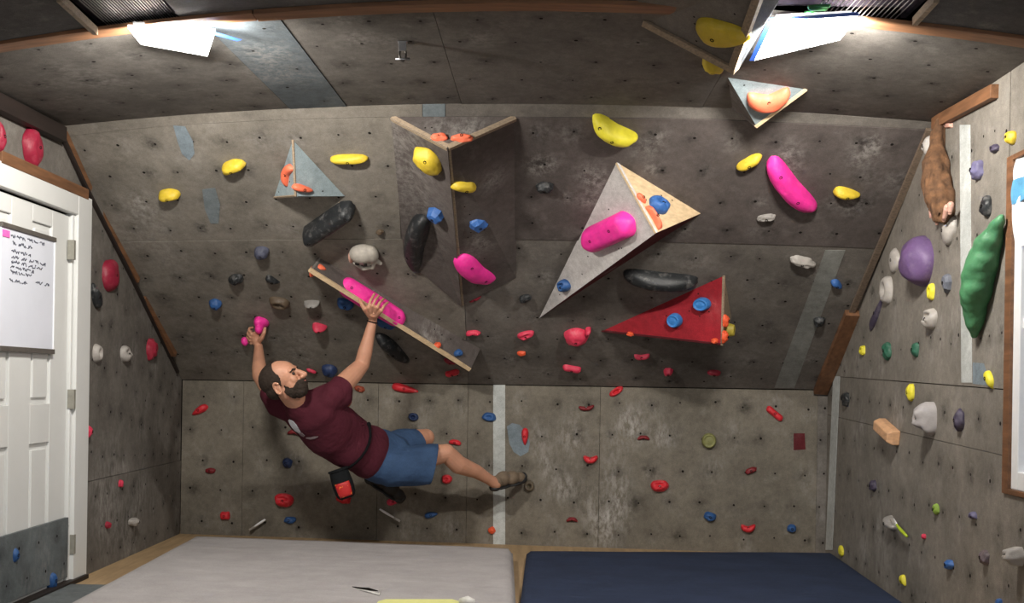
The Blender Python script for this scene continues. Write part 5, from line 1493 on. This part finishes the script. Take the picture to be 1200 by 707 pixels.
# shoes
heel = at(577, 575, 6.98); toe = at(613, 564, 7.14)
def shoe(heel, toe, ankle, up, mu, ms, lab, g=1.2):
    fx = (toe - heel).normalized(); upv = (up - fx * up.dot(fx)).normalized(); sx_ = fx.cross(upv); L_ = (toe - heel).length
    R3 = Matrix((fx, sx_, upv)).transposed()
    def q(x, y, z): return heel + R3 @ Vector((x, y, z))
    up_ = [ball(q(.035, 0, .040), (.042, .036, .042), rot=R3), ball(q(L_ * .35, 0, .046 * g), (.06, .040, .042 * g), rot=R3), ball(q(L_ * .62, 0, .036 * g), (.062, .046, .038 * g), rot=R3), ball(q(L_ * .86, 0, .026 * g), (.050, .040, .030 * g), rot=R3)]
    up_ += curve_limb([q(.03, 0, .04), ankle.lerp(q(.04, 0, .06), .5)], [.040, .040])
    worn('shoe', up_, M[mu], .005, 4, label=lab)
    so = [ball(q(.02, 0, .012), (.035, .040, .022), rot=R3), ball(q(L_ * .35, 0, .004), (.08, .040, .012), rot=R3), ball(q(L_ * .70, 0, .004), (.07, .048, .014), rot=R3), ball(q(L_ * .95, 0, .016), (.036, .042, .030), rot=R3), ball(q(L_ * 1.02, 0, .034), (.018, .034, .026), rot=R3)]
    worn('sole', so, M[ms], .005, 3)
    return q
q = shoe(heel, toe, anR, Vector((-.1, -.25, 1)), 'suede', 'rubber', 'tan suede climbing shoe')
for k in range(4):
    v, f = tube_vf([q(.095 + .022 * k, -.03, .066 - .008 * k), q(.100 + .022 * k, 0, .079 - .009 * k), q(.095 + .022 * k, .03, .066 - .008 * k)], .003, 6)
    mesh('lace', v, f, M['belt'], body, smooth=True)
shoe(at(428, 563, 7.05), at(468, 588, 7.12), anL, Vector((.35, -.35, 1)), 'shoeblack', 'rubber', 'black climbing shoe', 1.35)
# chalk bag on its strap
top = at(396.5, 552, 6.36); bot = at(407, 584, 6.36)
cb = empty('chalk_bag', bot, label='black and red chalk bag hanging from a strap behind the climber waist', cat='chalk bag')
ax = (bot - top); 
v, f = tube_vf([top + ax * t for t in (0, .12, .3, .55, .8, .95, 1)], [.054, .057, .060, .062, .058, .050, .034], 24)
M['bagblack'] = plain('bag_black', (.007, .008, .009), .9, bump=.3, spec=.15)
mesh('bag_body', v, f, M['bagblack'], cb, smooth=True, auto=50) if False else bevel(mesh('bag_body', v, f, M['bagblack'], cb, smooth=True), .006)
v, f = tube_vf([top + ax * .01 - ax.normalized() * .012, top + ax * .01], [.060, .060], 24); mesh('rim', v, f, M['bagblack'], cb, smooth=True, auto=50)
def redpatch():
    m, nt, N, L, B = _mat('bag_patch_red'); g = N.new('ShaderNodeNewGeometry').outputs['Position']
    n = _noise(N, L, 34, 2, .5, g)
    r = N.new('ShaderNodeValToRGB'); e = r.color_ramp.elements
    e[0].position = .52; e[0].color = (.42, .012, .012, 1); e[1].position = .68; e[1].color = (.75, .60, .25, 1)
    x = r.color_ramp.elements.new(.60); x.color = (.75, .18, .03, 1); r.color_ramp.interpolation = 'CONSTANT'
    L.new(n.outputs[0], r.inputs[0]); L.new(r.outputs[0], B.inputs['Base Color']); return m
M['redpatch'] = redpatch()
# printed front, a curved piece round the bag facing the room
axn = ax.normalized(); fr = (Vector((0, -1, 0)) - axn * -axn.y).normalized(); sd_ = axn.cross(fr); V, Fc = [], []
for j in range(9):
    t = .42 + .50 * j / 8; rad = np.interp(t, [0, .12, .3, .55, .8, .95, 1], [.054, .057, .060, .062, .058, .050, .034]) + .0015
    for i in range(13):
        a = -.85 + 1.45 * i / 12; V.append(top + ax * t + (fr * math.cos(a) - sd_ * math.sin(a) * -1) * rad)
for j in range(8):
    for i in range(12): Fc.append((j * 13 + i, j * 13 + i + 1, (j + 1) * 13 + i + 1, (j + 1) * 13 + i))
o = mesh('printed_front', V, Fc, M['redpatch'], cb, smooth=True); m = o.modifiers.new('s', 'SOLIDIFY'); m.thickness = .002; m.offset = 1; o['label'] = 'red and yellow patterned front'
# strap round the waist following the shirt
bvS = BVHTree.FromPolygons([tuple(v.co + body.location) for v in shirt_o.data.vertices], [tuple(p.vertices) for p in shirt_o.data.polygons])
path = [(431.5, 499), (433, 505), (433.5, 512), (432, 520), (428.5, 528), (423, 536), (417, 542), (410, 547), (404, 549)]
P2 = []
for x, y in path:
    h = bvS.ray_cast(CAM, ray(x, y).normalized())
    if h[0] is not None: P2.append(h[0] + h[1] * .004)
P2.append(top + Vector((.02, 0, 0)))
v, f = tube_vf(P2, .0085, 8); mesh('strap', v, f, M['belt'], cb, smooth=True)
if len(P2) > 2:
    v, f = ball(P2[0], (.014, .012, .02)); mesh('buckle', v, f, M['belt'], cb, smooth=True)

# pink pinch in the climber's left hand
c0 = OVER.hit(304, 380)
pts = [at(306, 371, 6.80), at(305, 378, 6.78), at(303.5, 386, 6.78)]
vf = [ball(at(305.5, 378, 6.86), (.040, .085, .050)), ball(at(304, 386, 6.82), (.028, .05, .032)), ball(at(308, 377, 6.86), (.045, .07, .040)), ball(at(304, 370, 6.88), (.026, .06, .03))]
v, f = join(*vf)
t = remeshed('climbing_hold', v, f, M['h_pink'], .005, 5, loc=c0)
tag(t, 'bright pink pinch hold in the climber left hand', 'climbing hold', 'climbing holds')
hold('O', 287, 401, 9, 10, 0, 'pink', 'blob', 'small bright pink knob below the climber left hand', prot=.04)
